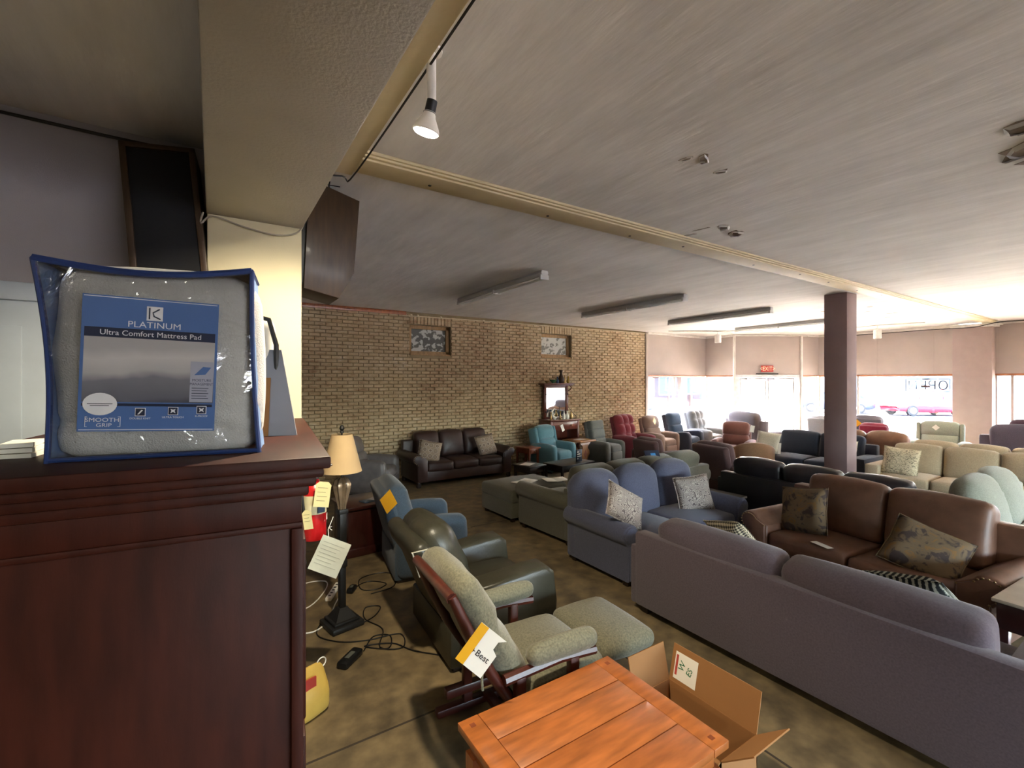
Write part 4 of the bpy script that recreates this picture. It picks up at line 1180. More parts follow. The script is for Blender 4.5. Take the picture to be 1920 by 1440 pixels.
def vase(lab, x, y, z, prof, mat, k=1, name='vase', cat='vase', group='ornaments on the mirror cabinet', extra=None):
    t = thing(name, lab, cat, (x, y, z), 0, group)
    mb = MB(); mb.lathe([(r_ * k, h_ * k) for r_, h_ in prof], 16); ob('body', mb, mat, t)
    if extra: extra(t)
    return t
P_urn = [(.03, 0), (.045, .02), (.055, .07), (.03, .12), (.018, .16), (.028, .2), (.03, .21)]
P_bowl = [(.03, 0), (.035, .015), (.07, .05), (.075, .07), (.068, .07)]
P_bot = [(.035, 0), (.04, .03), (.038, .12), (.015, .16), (.014, .2), (.018, .205)]
P_stick = [(.04, 0), (.042, .01), (.012, .03), (.02, .07), (.01, .1), (.012, .15), (.025, .17), (.024, .18)]
M_brass = nmat('aged_brass', (.45, .3, .12), .35, metal=.9, var=.25)
M_ggl = plain('green_glass', '#4f7a58', .15); M_bgl = plain('blue_glaze', '#4a5f7d', .2); M_brz = plain('bronze_vase', '#4a3426', .35); M_porc = plain('porcelain', '#e8e3d6', .25)
for a in (('small brass bowl at the left of the mirror cabinet shelf', 7.16, P_bowl, M_brass, .9), ('green glass bowl on the mirror cabinet shelf', 7.36, P_bowl, M_ggl, 1.25), ('blue glazed jar on the mirror cabinet shelf', 7.5, P_urn, M_bgl, .8),
          ('tall bronze vase on the mirror cabinet shelf', 7.62, P_urn, M_brz, 1.6), ('amber bottle on the mirror cabinet shelf', 7.74, P_bot, M_brass, 1.0), ('yellow glazed jug at the right of the mirror cabinet shelf', 7.86, P_urn, plain('yellow_glaze', '#a78a3a', .25), .85)):
    vase(a[0], a[1], 9.38, 2.04, a[2], a[3], a[4])
def swan(t):
    mb = MB(); mb.tube([(.02, 0, .05), (-.06, 0, .1), (-.07, 0, .2), (-.01, 0, .27), (.05, 0, .26)], [.02, .022, .016, .014, .006], 8); ob('neck', mb, M_porc, t)
vase('white porcelain swan on the mirror cabinet top', 7.26, 9.2, 1.12, P_bowl, M_porc, 1.0, 'swan_figurine', 'figurine', extra=swan)
for a in (('brass candlestick left on the mirror cabinet top', 7.1, P_stick, M_brass, 1.1), ('brass candlestick beside the swan on the mirror cabinet top', 7.4, P_stick, M_brass, 1.2), ('white porcelain bottle on the mirror cabinet top', 7.52, P_bot, M_porc, 1.0),
          ('white porcelain jug on the mirror cabinet top', 7.63, P_urn, M_porc, 1.0), ('brass urn right on the mirror cabinet top', 7.76, P_urn, M_brass, .9)):
    vase(a[0], a[1], 9.14, 1.12, a[2], a[3], a[4])
mb = MB(); mb.tube([(0, 0, 0), (.03, 0, .05), (-.02, 0, .1), (-.1, .06, .22), (-.14, .1, .3)], .006, 6); mb.tube([(-.02, 0, 0), (.05, 0, .005), (.06, 0, .05), (.02, 0, .08)], .006, 6)
o = ob('wire_easel', mb, M_dark); o.location = (7.9, 9.16, 1.125); tag(o, 'curled dark wire plate stand on the mirror cabinet top', 'stand')

# recliners in the middle and by the shop front
F_cb = fabric('cocoa_brown', '#5c4341'); F_rb = fabric('rust_brown', '#7a4f45'); F_ts = fabric('tan_chenille', '#8f6d50')
recliner('recliner', 'low cocoa brown chair back just behind the olive sectional', (7.95, 6.55, 0), 82, F_cb, .98, .9, .9, style='smooth', arm='pad', tilt=10)
recliner('recliner', 'cocoa brown recliner seen from behind between the sectional and the black sofa', (7.85, 4.92, 0), 78, F_cb, .9, .92, 1.0, style='smooth', arm='pad', tilt=12, backW=.78)
recliner('recliner', 'rust brown recliner facing the room below the EXIT sign', (10.9, 6.62, 0), -70, F_rb, .95, .95, 1.06, style='split', arm='pad', tilt=12)
card('white price card hanging on the rust brown recliner', M_paper, (10.72, 6.05, .96), (-5, 10, -60), .09, .16, group='white cards on recliners')
t = thing('swivel_chair', 'tan chenille swivel barrel chair left of the square post', 'chair', (9.25, 5.22, 0), 130)
mb = MB(); mb.lathe([(.26, 0), (.27, .04), (.1, .06), (.1, .1)], 20); ob('swivel_base', mb, M_dark, t)
rings = []
for k in range(15):
    a = R(-35 + 250 * k / 14); hh = .6 + .28 * math.sin(PI * k / 14)
    r0, r1 = .27, .39
    ca, sa = math.cos(a), math.sin(a)
    rings.append([(r0 * ca, r0 * sa, .1), (r1 * ca, r1 * sa, .1), (r1 * 1.05 * ca, r1 * 1.05 * sa, hh - .06), (r1 * ca, r1 * sa, hh - .01), ((r0 + r1) / 2 * ca, (r0 + r1) / 2 * sa, hh), (r0 * ca, r0 * sa, hh - .04)])
mb = MB(); mb.loft(rings); ob('barrel_back', mb, F_ts, t, True, 60)
cush('seat_cushion', F_ts, t, (.52, .56, .2), T(0, -.07, .36), .08, 5, (0, 0, .03))
card('white price card hanging on the tan swivel chair', M_paper, (9.55, 4.83, .74), (-4, 6, -40), .05, .22, group='white cards on recliners')
sofa('loveseat', 'big taupe reclining loveseat seen from behind before the entrance doors', 'loveseat', (13.35, 7.4, 0), 78, 1.5, 1.0, fabric('mushroom', '#6d6160'), 2, 1, arm='big', armW=.24, armH=.66, H=1.12, foot=.04, frameH=.98, back='pub', tilt=12, puff=.05)
sofa('sofa', 'charcoal navy fabric sofa partly hidden by the square post', 'sofa', (10.72, 4.72, 0), -90, 2.15, .98, F_navy, 2, 2, arm='track', armW=.26, armH=.62, H=.94, foot=.06, tilt=12)
pillow('cream pillow at the left end of the charcoal navy sofa', fabric('ivory', '#b9b3a0'), (10.36, 5.5, .74), (-16, 6, -80), .48, .44)
pillow('cream pillow at the right end of the charcoal navy sofa', fabric('ivory', '#b9b3a0'), (10.36, 4.0, .7), (-22, -10, -104), .46, .42)
sofa('sofa', 'cocoa leather sofa back behind the charcoal navy sofa', 'sofa', (12.32, 4.2, 0), 90, 2.0, .95, F_rustS, 2, 2, arm='roll', armW=.26, armH=.62, H=.94, foot=.06, tilt=10, back='pub')
F_sg = fabric('sage_recliner', '#9a9f8e')
recliner('recliner', 'wide sage recliner in front of the pinkish pilaster', (14.75, 3.72, 0), -80, F_sg, 1.15, .98, 1.1, style='split', arm='pad', armW=.26, tilt=12, wings=True)
card('pale diamond tag on the headrest of the sage recliner', M_paper, (14.53, 3.72, .98), (-10, 45, -80), .1, .1, group='white cards on recliners')
F_red = fabric('crimson', '#7a2032')
t = recliner('recliner', 'crimson tufted rocker recliner below the shop window', (14.05, 4.75, 0), 100, F_red, .84, .9, 1.04, style='tuft', arm='pad', tilt=10)
card('yellow diamond tag on the crimson recliner', M_yel, (13.8, 5.06, 1.02), (-10, 45, -80), .13, .13, group='yellow tags')
recliner('recliner', 'grey recliner behind the crimson recliner', (15.5, 5.35, 0), 95, fabric('slate_taupe', '#5a5458'), .95, .95, 1.12, style='roll', arm='pad', tilt=10)
recliner('recliner', 'pale grey recliner just right of the square post', (14.75, 6.2, 0), 95, F_lg, .9, .92, 1.1, style='split', arm='pad', tilt=12)
sofa('loveseat', 'plum grey reclining loveseat at the right edge before the window', 'loveseat', (14.3, 2.1, 0), 90, 1.6, 1.0, fabric('plum_grey', '#584f5c'), 2, 1, arm='big', armW=.24, armH=.66, H=1.12, foot=.04, frameH=.96, back='pub', tilt=12)
sofa('loveseat', 'dark plum loveseat behind the plum grey reclining loveseat', 'loveseat', (15.6, 2.05, 0), 90, 1.6, .95, fabric('dark_plum', '#4a2f3a'), 2, 1, arm='big', armW=.24, armH=.66, H=1.16, foot=.04, frameH=.98, back='pub', tilt=10)

# low tables near the sofas
small_table('low dark console between the slate blue sofa and the black sofa', (6.02, 3.98, 0), 0, .4, .8, .5, wood('grey_brown', '#5d5146'), name='console_table', shelf=False)
t = thing('end_table', 'end table with a white top at the right edge', 'table', (4.78, .43, 0), -4)
mb = MB(); mb.box((-.36, -.4, .6), (.36, .4, .625), .006); ob('top', mb, plain('white_laminate', '#c9c4b8', .35), t)
mb = MB(); mb.box((-.2, -.3, .625), (.3, .12, .627), 0); ob('grey_inlay', mb, plain('grey_print', '#8b9399', .5), t)
mb = MB(); mb.box((-.34, -.38, .42), (.34, .38, .6), .006); ob('apron', mb, M_dcherry, t)
legs4(t, M_dcherry, .31, .35, .45, .022, .03)
mb = MB(); mb.box((-.32, -.36, .14), (.32, .36, .17), .005); ob('shelf', mb, M_dcherry, t)

# wooden table and open carton under the camera
M_pine = wood('honey_pine', '#a5602f', .35, .4)
t = thing('coffee_table', 'honey pine plank table at the bottom edge', 'table', (1.38, 1.5, 0), 90)
for k in range(4):
    mb = MB(); mb.box((-.36 + .18 * k + .0015, -.36, .535), (-.36 + .18 * (k + 1) - .0015, .36, .57), .003); ob('plank', mb, M_pine, t)
for s_ in (-1, 1):
    mb = MB(); mb.box((-.36, s_ * .412 - .05, .535), (.36, s_ * .412 + .05, .57), .003); be = ob('breadboard_end', mb, M_pine, t)
    for x in (-.31, .31):
        mb = MB(); mb.box((x - .012, s_ * .412 - .012, .57), (x + .012, s_ * .412 + .012, .5708), 0); ob('peg', mb, M_redwood, be, False)
mb = MB(); mb.box((-.32, -.42, .44), (.32, .42, .535), .005); ob('apron', mb, M_pine, t)
legs4(t, M_pine, .3, .4, .45, .03, .035)
M_cart = nmat('corrugated_card', srgb('#96693d'), .85, var=.06, vscale=3)
b = thing('carton', 'open cardboard carton with a printed label beside the pine table', 'box', (2.09, 1.5, 0), 0)
mb = MB()
for a, c_ in (((-.15, -.26, 0), (.15, -.254, .36)), ((-.15, .254, 0), (.15, .26, .36)), ((-.15, -.26, 0), (-.144, .26, .36)), ((.144, -.26, 0), (.15, .26, .36)), ((-.15, -.26, 0), (.15, .26, .006))): mb.box(a, c_, 0)
ob('body', mb, M_cart, b, False)
for M in (T(0, .26, .36) @ RX(-12), T(0, -.26, .36) @ RZ(180) @ RX(-50)):
    mb = MB(); mb.box((-.148, -.003, 0), (.148, .003, .2), 0, M); ob('flap', mb, M_cart, b, False)
for k, M in enumerate((T(.15, 0, .36) @ RZ(-90) @ RX(-14), T(-.15, 0, .36) @ RZ(90) @ RX(-115))):
    mb = MB(); mb.box((-.258, -.003, 0), (.258, .003, .2), 0, M); fl = ob('flap', mb, M_cart, b, False)
    if k == 0:
        mb = MB(); mb.box((-.235, -.0042, .02), (-.09, -.0032, .165), 0, M); lb = ob('label', mb, M_paper, fl, False)
        G_ = plain('green_print', '#1d6b45', .6)
        text('lettering', 'W', .05, G_, lb, M @ T(-.185, -.0046, .1) @ UP @ RZ(75))
        text('lettering', 'ES', .045, G_, lb, M @ T(-.135, -.0046, .09) @ UP @ RZ(75))
        mb = MB(); mb.box((-.228, -.0046, .04), (-.214, -.0042, .15), 0, M); ob('red_stripe', mb, plain('red_print_line', '#b4473f', .6), lb, False)
# ================================================================ near left: tall cabinet, mattress pad bag, extinguisher
M_cab = nmat('cabinet_mahogany', srgb('#36150d'), .5, spec=.2, bump=.03, bscale=60, var=.28, vscale=5, stretch=(6, 1, 1))
c = thing('tall_cabinet', 'tall dark mahogany cabinet carrying the mattress pad bag', 'cabinet', (.237, 1.16, 0), -6)
CT = 1.92
mb = MB(); mb.box((-.82, 0, CT - .03), (0, 1.27, CT), .006); ob('top', mb, M_cab, c)
for k, (i_, z0, z1) in enumerate(((.014, CT - .052, CT - .03), (.03, CT - .075, CT - .05), (.046, CT - .1, CT - .073))):
    mb = MB(); mb.box((-.82 + i_, i_, z0), (-i_, 1.27 - i_, z1), .007); ob('cornice', mb, M_cab, c)
mb = MB(); mb.box((-.76, .066, .1), (-.07, 1.21, CT - .098), .004); ob('body', mb, M_cab, c)
mb = MB(); mb.box((-.77, .056, CT - .165), (-.062, 1.215, CT - .098), .004); mb.box((-.772, .053, CT - .178), (-.06, 1.216, CT - .163), .005); ob('frieze', mb, M_cab, c)
for x0, x1 in ((-.085, -.058), (-.775, -.72)):
    mb = MB(); mb.box((x0, .052, .1), (x1, .08, CT - .178), .004); ob('corner_post', mb, M_cab, c)
mb = MB(); mb.box((-.8, .03, 0), (-.03, 1.24, .11), .01); ob('plinth', mb, M_cab, c)
for y0, y1 in ((.1, .62), (.66, 1.18)):
    for z0, z1 in ((.14, 1.2), (1.24, 1.7)):
        mb = MB(); mb.box((-.07, y0, z0), (-.05, y1, z1), .005); d = ob('door', mb, M_cab, c)
        mb = MB(); mb.lathe([(.007, 0), (.015, .012), (.01, .024), (0, .026)], 12, T(-.05, y0 + .05 if y0 > .5 else y1 - .05, (z0 + z1) / 2) @ RY(90)); ob('knob', mb, M_dark, d)

# mattress pad in a clear zip bag
BA = math.degrees(math.atan2(1.319 - 1.39, .099 + .305))
bag = thing('mattress_pad_bag', 'white mattress pad in a clear zip bag with blue piping and printed label', 'bag', (-.103, 1.355, CT), BA)
M_pad = nmat('white_fleece', srgb('#e6e4e0'), .95, spec=.1, bump=.5, bscale=260, var=.04, vscale=30)
def quilt(o, u):
    if u[1] < -.3:
        wv = .055 + .018 * math.sin(o[0] * 26)
        o[1] += .016 * math.exp(-((o[2] + .205 - wv) / .01) ** 2)
        o[1] += .01 * math.exp(-((o[2] + .12 - .5 * wv + .1 * o[0]) / .009) ** 2) * (u[0] > .45)
    if u[0] < -.4:
        o[0] += .014 * (abs(math.sin((o[2] + .2) * 14)) ** .4 - .8) * (-u[0])
    return o
cush('pad', M_pad, bag, (.402, .15, .432), T(-.004, .085, .22), .05, 7, (.012, .022, .02), .006, quilt, (26, 8, 26))
M_vinyl = glass_mat('clear_vinyl', (.95, .96, .98), .4, .05)
nt = M_vinyl.node_tree
vn = nt.nodes.new('ShaderNodeTexNoise'); vn.inputs['Scale'].default_value = 7; vn.inputs['Detail'].default_value = 3; vn.inputs['Distortion'].default_value = 1.5
vc = nt.nodes.new('ShaderNodeTexCoord'); nt.links.new(vc.outputs['Object'], vn.inputs[0])
vb = nt.nodes.new('ShaderNodeBump'); vb.inputs['Strength'].default_value = .8; vb.inputs['Distance'].default_value = .03
nt.links.new(vn.outputs[0], vb.inputs['Height'])
for n_ in nt.nodes:
    if n_.type == 'BSDF_GLOSSY': nt.links.new(vb.outputs[0], n_.inputs['Normal'])
M_navyp = plain('navy_piping', '#233a72', .4); M_bluef = plain('light_blue_fabric', '#7f9cc9', .7, bump=.2, bscale=40)
# outline of the front panel: a slightly slumped rectangle
TL, TR, BR_, BL_ = Vector((-.226, 0, .446)), Vector((.187, .0, .455)), Vector((.203, 0, .0)), Vector((-.203, 0, .0))
def fpt(u, v):
    p = BL_.lerp(BR_, u).lerp(TL.lerp(TR, u), v)
    p.z -= .022 * math.sin(PI * u) * v ** 3
    p.x += (.014 if u < .5 else -.006) * math.sin(PI * v) * abs(2 * u - 1)
    p.y -= .02 * math.sin(PI * u) * math.sin(PI * v)
    return p
n = 14
def sheet(f, th=.0008):
    mb = MB(); vs = [tuple(f(i / n, j / n)) for i in range(n + 1) for j in range(n + 1)]
    mb.add(vs, [(i * (n + 1) + j, (i + 1) * (n + 1) + j, (i + 1) * (n + 1) + j + 1, i * (n + 1) + j + 1) for i in range(n) for j in range(n)])
    return mb
ob('clear_front', sheet(lambda u, v: fpt(u, v) + Vector((0, -.004, 0))), M_vinyl, bag, True, 180)
DP = .18
def backp(p): return Vector((p.x * .97, DP, p.z))
for u, nm in ((0, 'side_panel'), (1, 'side_panel')):
    ob(nm, sheet(lambda a, v: fpt(u, v).lerp(backp(fpt(u, v)), a) + Vector(((.012 if u else -.012) * math.sin(PI * a) * math.sin(PI * v) + .004 * noise.noise(Vector((a * 6, v * 9, u))), 0, 0))), M_bluef, bag, True, 180)
ob('top_panel', sheet(lambda u, a: fpt(u, 1).lerp(backp(fpt(u, 1)), a) + Vector((0, 0, .03 * math.sin(PI * a) * math.sin(PI * u)))), plain('white_film', '#c9ccd0', .5), bag, True, 180)
ob('back_panel', sheet(lambda u, v: backp(fpt(u, v))), M_bluef, bag, True, 180)
def edge(f, r_=.005):
    mb = MB(); mb.tube([tuple(f(k / 16)) for k in range(17)], r_, 7); return mb
for f_, r_ in ((lambda k: fpt(k, 1), .0085), (lambda k: fpt(k, 0) + Vector((0, 0, .006)), .006), (lambda k: fpt(0, k), .006), (lambda k: fpt(1, k), .006), (lambda k: fpt(1, 1).lerp(backp(fpt(1, 1)), k), .005), (lambda k: fpt(0, 1).lerp(backp(fpt(0, 1)), k), .005)):
    ob('piping', edge(f_, r_), M_navyp, bag)
# printed insert
def bed_photo():
    m = bpy.data.materials.new('bed_photo_print'); m.use_nodes = True
    nt = m.node_tree; b = nt.nodes['Principled BSDF']; N = nt.nodes.new; L = nt.links.new
    tc = N('ShaderNodeTexCoord'); sp = N('ShaderNodeSeparateXYZ'); L(tc.outputs['Object'], sp.inputs[0])
    no = N('ShaderNodeTexNoise'); no.inputs['Scale'].default_value = 14; L(tc.outputs['Object'], no.inputs[0])
    mr = N('ShaderNodeMapRange'); mr.inputs[1].default_value = .131; mr.inputs[2].default_value = .274; L(sp.outputs[2], mr.inputs[0])
    ad = N('ShaderNodeMath'); ad.operation = 'MULTIPLY_ADD'; ad.inputs[1].default_value = .25; L(no.outputs[0], ad.inputs[0]); L(mr.outputs[0], ad.inputs[2])
    ra = N('ShaderNodeValToRGB'); cr = ra.color_ramp
    cr.elements[0].position = .1; cr.elements[0].color = srgb('#3c3d46') + (1,)
    cr.elements[1].position = 1.0; cr.elements[1].color = srgb('#a3a2a6') + (1,)
    for p_, c_ in ((.2, '#5d5e69'), (.5, '#70717c'), (.62, '#a9a8ac'), (.85, '#b9b8ba')):
        e_ = cr.elements.new(p_); e_.color = srgb(c_) + (1,)
    L(ad.outputs[0], ra.inputs[0]); L(ra.outputs[0], b.inputs['Base Color']); b.inputs['Roughness'].default_value = .4
    return m
M_ins = plain('label_blue', '#4a6aa3', .35, var=.03); M_insn = plain('label_navy', '#1c2540', .35, var=.03)
LX0, LX1, LZ0, LZ1 = -.135, .118, .07, .375
LM = T(-.0085, -.035, .216) @ RY(2.0)
def lab_box(x0, x1, z0, z1, dy, mat, name, par, th=.0006):
    mb = MB(); mb.box((x0, -dy - th, z0), (x1, -dy, z1), 0, LM); return ob(name, mb, mat, par, False)
LX0, LX1, LZ0, LZ1 = -.1265, .1265, -.15, .15
lab = lab_box(LX0, LX1, LZ0, LZ1, 0, M_ins, 'label', bag, .001)
lab_box(LX0 + .006, LX1 - .005, -.085, .058, .001, bed_photo(), 'printed_photo', lab)
lab_box(LX0 + .006, LX1 - .005, .058, .079, .0014, M_insn, 'title_band', lab)
lab_box(LX0 + .006, LX1 - .006, -.094, -.088, .0014, M_insn, 'divider', lab)
lab_box(.075, LX1 - .006, -.083, .012, .0018, plain('side_panel_print', '#9ca0b4', .4), 'side_note', lab)
mb = MB(); mb.prism([(.083, -.02), (.1, .0), (.116, -.001), (.105, -.018)], -.0028, -.0024, 0, LM); ob('sheet_drawing', mb, M_ins, lab, False)
M_lw = plain('label_white', '#d9dbe2', .4)
lab_box(-.012, .018, .1, .132, .0014, M_lw, 'logo_square', lab)
mb = MB(); mb.tube([(.012, 0, .127), (.0, 0, .118), (.002, 0, .11), (.014, 0, .104)], .0016, 6, M=LM @ T(0, -.0024, 0)); mb.box((-.008, -.0026, .103), (-.0055, -.002, .129), 0, LM); ob('logo_mark', mb, M_insn, lab)
def lt(s_, size, x, z, mat=M_lw, sx=1, dy=.0024): text('lettering', s_, size, mat, lab, LM @ T(x, -dy, z) @ UP, sx=sx, thick=.0002)
lt('PLATINUM', .019, .004, .089, sx=1.1)
lt('Ultra Comfort Mattress Pad', .0165, .0, .068, sx=1.0)
lt('MOISTURE', .0085, .098, -.032, M_insn, .95); lt('MANAGEMENT', .0085, .098, -.041, M_insn, .8)
for k in range(5):
    mb = MB(); mb.box((.079, -.0028, -.051 - .006 * k), (.112 - .003 * (k % 2), -.0024, -.0495 - .006 * k), 0, LM); ob('fine_print', mb, M_insn, lab, False)
mb = MB(); mb.lathe([(.03, 0), (.03, .0006)], 28, LM @ T(-.088, -.0024, -.09) @ Matrix.Diagonal((1, 1, .82, 1)) @ RX(90)); ob('round_badge', mb, M_lw, lab)
mb = MB(); mb.box((-.11, -.0036, -.09), (-.066, -.0031, -.0885), 0, LM); mb.box((-.105, -.0036, -.094), (-.072, -.0031, -.0925), 0, LM); ob('badge_print', mb, M_insn, lab, False)
lt('SMOOTH', .0125, -.083, -.125, sx=1.15); lt('GRIP', .0115, -.08, -.1365, sx=1.15)
for x in (-.113, -.052):
    mb = MB(); s_ = 1 if x < -.08 else -1
    mb.box((x, -.0028, -.14), (x + .001, -.0024, -.117), 0, LM); mb.box((min(x, x + s_ * .004), -.0028, -.14), (max(x, x + s_ * .004), -.0024, -.139), 0, LM); mb.box((min(x, x + s_ * .004), -.0028, -.118), (max(x, x + s_ * .004), -.0024, -.117), 0, LM)
    ob('bracket_mark', mb, M_lw, lab, False)
for x, w_ in ((-.016, 'DOUBLE KNIT'), (.045, 'ULTRA TOUCH'), (.1, 'X-PROOF')):
    zc = -.107 + (x + .016) * .05
    mb = MB(); mb.rbox((.0195, .0006, .0185), .0002, 1, M=LM @ T(x, -.0024, zc)); ic = ob('icon_border', mb, M_lw, lab)
    mb = MB(); mb.rbox((.017, .0006, .016), .0002, 1, M=LM @ T(x, -.0029, zc)); ob('icon', mb, M_insn, ic)
    mb = MB(); mb.prism([(-.005, -.005), (-.002, -.005), (.005, .004), (.002, .005)] if x < 0 else [(-.005, -.005), (0, -.002), (.005, -.005), (.003, 0), (.005, .005), (0, .003), (-.005, .005), (-.003, 0)], -.0036, -.0032, 0, LM @ T(x, 0, zc)); ob('icon_mark', mb, M_lw, ic, False)
    lt(w_, .006, x, zc - .0145)
lab_box(LX0 + .003, LX1 - .003, LZ1 - .0045, LZ1 - .003, .0014, M_lw, 'label_rule', lab); lab_box(LX0 + .003, LX1 - .003, LZ0 + .003, LZ0 + .0045, .0014, M_lw, 'label_rule', lab)

# things behind the bag
cm = T(.237, 1.16, 0) @ RZ(-6)
p = cm @ Vector((-.17, .52, CT))
b = thing('foam_panel', 'grey plastic packing panel leaning behind the mattress pad bag', 'panel', p + Vector((.03, 0, 0)), -16)
mb = MB(); mb.loft([[(-.1, -.006, 0), (.085, -.006, 0), (.085, .006, 0), (-.1, .006, 0)], [(-.08, .055, .285), (.028, .055, .285), (.028, .067, .285), (-.08, .067, .285)]]); ob('sheet', mb, plain('grey_plastic', '#8b8b92', .35), b, False)
mb = MB(); mb.loft([[(-.09, -.012, .0), (-.0, -.012, 0), (-.0, -.007, 0), (-.09, -.007, 0)], [(-.08, .03, .19), (.0, .03, .19), (.0, .035, .19), (-.08, .035, .19)]]); ob('cardboard_flap', mb, M_cart, b, False)
p = cm @ Vector((-.24, .62, CT))
b = thing('carry_case', 'white carry case with a black rounded edge behind the mattress pad bag', 'case', p, -6)
mb = MB(); mb.rbox((.24, .1, .4), .045, 3, M=T(0, 0, .2)); ob('shell', mb, plain('case_white', '#d8d4c8', .5), b)
pts = [(.1, -.052, .02), (.122, -.052, .1), (.122, -.052, .3), (.1, -.052, .385), (.02, -.052, .405), (-.1, -.052, .4)]
mb = MB(); mb.tube(pts, .008, 8); ob('edge_band', mb, M_black, b)
p = Vector((-.375, 1.56, CT))
for k in range(3):
    o = card(('bottom','middle','top')[k] + ' sheet of the folded white papers at the left end of the tall cabinet', M_paper, (p.x - .004 * k, p.y + .003 * k, CT + .006 + .012 * k), (90, 0, -8 + 5 * k), .055, .1, 'folded_paper', 'paper', 'papers on the tall cabinet', th=.01)

# fire extinguisher on the side of the column
M_xr = plain('extinguisher_red', '#b3161a', .3)
e = thing('fire_extinguisher', 'red fire extinguisher with paper tags on the side of the cream column', 'extinguisher', (.6, 3.5, .98), 25)
mb = MB(); mb.lathe([(.02, 0), (.075, .005), (.082, .03), (.082, .33), (.07, .38), (.035, .41), (.03, .43)], 24); ob('cylinder', mb, M_xr, e)
mb = MB(); mb.lathe([(.0832, .19), (.0832, .32)], 24); ob('label_wrap', mb, plain('label_cream', '#d6cfa9', .5), e)
mb = MB(); mb.box((-.03, -.0875, .2), (.025, -.082, .25), 0); ob('label_picture', mb, M_lblue, e, False)
mb = MB(); mb.add([(.02, -.0845, .13), (.075, -.0445, .13), (.075, -.0445, .18)], [(0, 1, 2)]); ob('white_triangle', mb, M_paper, e, False)
mb = MB(); mb.lathe([(.03, .42), (.034, .44), (.028, .48), (.02, .5)], 16); ob('valve', mb, M_chrome, e)
for a, b_ in (((0, -.01, .49), (.02, -.1, .6)), ((0, -.01, .47), (.09, -.08, .52))):
    mb = MB(); mb.tube([a, tuple((Vector(a) + Vector(b_)) / 2 + Vector((0, 0, .015))), b_], [.016, .013, .009], 8); ob('lever', mb, M_chrome, e)
mb = MB(); mb.tube([(-.02, 0, .46), (-.1, -.02, .45), (-.115, -.02, .38), (-.1, -.03, .2), (-.095, -.03, .1)], .012, 8); ob('hose', mb, M_black, e)
mb = MB(); mb.lathe([(.035, .455), (.04, .46), (.035, .465)], 16, T(.0, -.04, 0)); ob('gauge', mb, M_chrome, e)
mb = MB(); mb.box((-.06, .07, .1), (.06, .1, .4), .005); ob('wall_bracket', mb, M_dark, e)
M_tagp = plain('manila_tag', '#d9cf9c', .7, var=.04)
tagpts = lambda w, h: [(-w / 2, -h / 2), (w / 2, -h / 2), (w / 2, h / 2 - .02), (w / 2 - .02, h / 2), (-w / 2 + .02, h / 2), (-w / 2, h / 2 - .02)]
def inspect_tag(lab, loc, rot, w, h, lines=4):
    o = card(lab, M_tagp, loc, rot, w, h, 'inspection_tag', 'tag', 'tags on the fire extinguisher', pts=tagpts(w, h))
    for k in range(lines):
        mb = MB(); mb.box((-w * .35, -.0022, h * (.25 - .17 * k)), (w * (.3 - .1 * (k % 2)), -.0012, h * (.25 - .17 * k) + .003), 0); ob('print_line', mb, plain('faded_print', '#8d8766', .7), o, False)
    return o
inspect_tag('large manila inspection tag on the fire extinguisher neck', (.63, 3.36, 1.32), (-6, 6, -22), .1, .17)
inspect_tag('small manila tag hanging on the hose of the fire extinguisher', (.53, 3.33, 1.17), (0, -8, -30), .06, .13, 3)
o = card('white instruction sheet hanging on a string below the fire extinguisher', plain('instruction_sheet', '#c9cbbb', .7), (.665, 3.3, .905), (-4, 24, -24), .2, .24, 'instruction_sheet', 'paper')
for k in range(7):
    mb = MB(); mb.box((-.08, -.0022, .08 - .025 * k), (.07 - .02 * (k % 3), -.0012, .083 - .025 * k), 0); ob('print_line', mb, plain('grey_print_line', '#a3a596', .7), o, False)
mb = MB(); mb.tube([(-.06, 0, .115), (-.085, 0, .16), (-.09, 0, .25)], .0025, 5); mb.tube([(-.085, 0, .17), (-.07, -.004, .19), (-.09, -.004, .175), (-.06, 0, .165)], .002, 5); ob('string', mb, M_paper, o)

# shopping bag below it
b = thing('snack_bag', 'yellow and red printed plastic bag with a white ring beside the tall cabinet', 'bag', (.5, 3.12, 0), 20)
def bagf(o, u):
    k = max(0, u[2]); o[1] *= 1 - .85 * k; o[0] *= 1 - .25 * k; return o
cush('bag_body', plain('yellow_film', '#c4a24e', .35, var=.1), b, (.24, .14, .3), T(0, 0, .15), .04, 5, (0, .02, 0), .01, bagf)
mb = MB(); mb.box((-.1, -.062, .17), (.02, -.05, .26), 0, RX(0)); ob('red_print', mb, plain('red_print', '#b04038', .4), b, False)
mb = MB(); mb.tube([(.09 + .03 * math.cos(a), 0, .29 + .03 * math.sin(a)) for a in [2 * PI * k / 14 for k in range(15)]], .004, 6); ob('ring', mb, M_paper, b)

# loudspeakers
M_spk = wood('speaker_walnut', '#3a2a1a', .45, .1)
t = thing('loudspeaker', 'brown wooden loudspeaker hanging to the right of the cream column', 'speaker', (.78, 3.55, 3.1), 0, 'hanging loudspeakers')
prof = [(-.2, .45), (.15, .36), (.11, -.19), (.0, -.39), (-.24, -.34)]
mb = MB(); mb.prism(prof, 0, .36, .004); ob('cabinet', mb, M_spk, t)
mb = MB(); mb.box((-.26, .03, -.3), (-.215, .33, .4), .006); ob('grille', mb, M_black, t)
mb = MB(); mb.tube([(-.03, .1, .4), (-.05, .1, .46), (-.045, .1, .5)], .006, 6); mb.tube([(-.06, .1, .47), (.03, .1, .475)], .004, 5); ob('hanging_hook', mb, M_dark, t)
t = thing('loudspeaker', 'black grille loudspeaker tilted down to the left of the cream column', 'speaker', (-.23, 3.32, 3.12), 0, 'hanging loudspeakers')
Ml = RX(-9) @ RY(-5) @ RZ(-6)
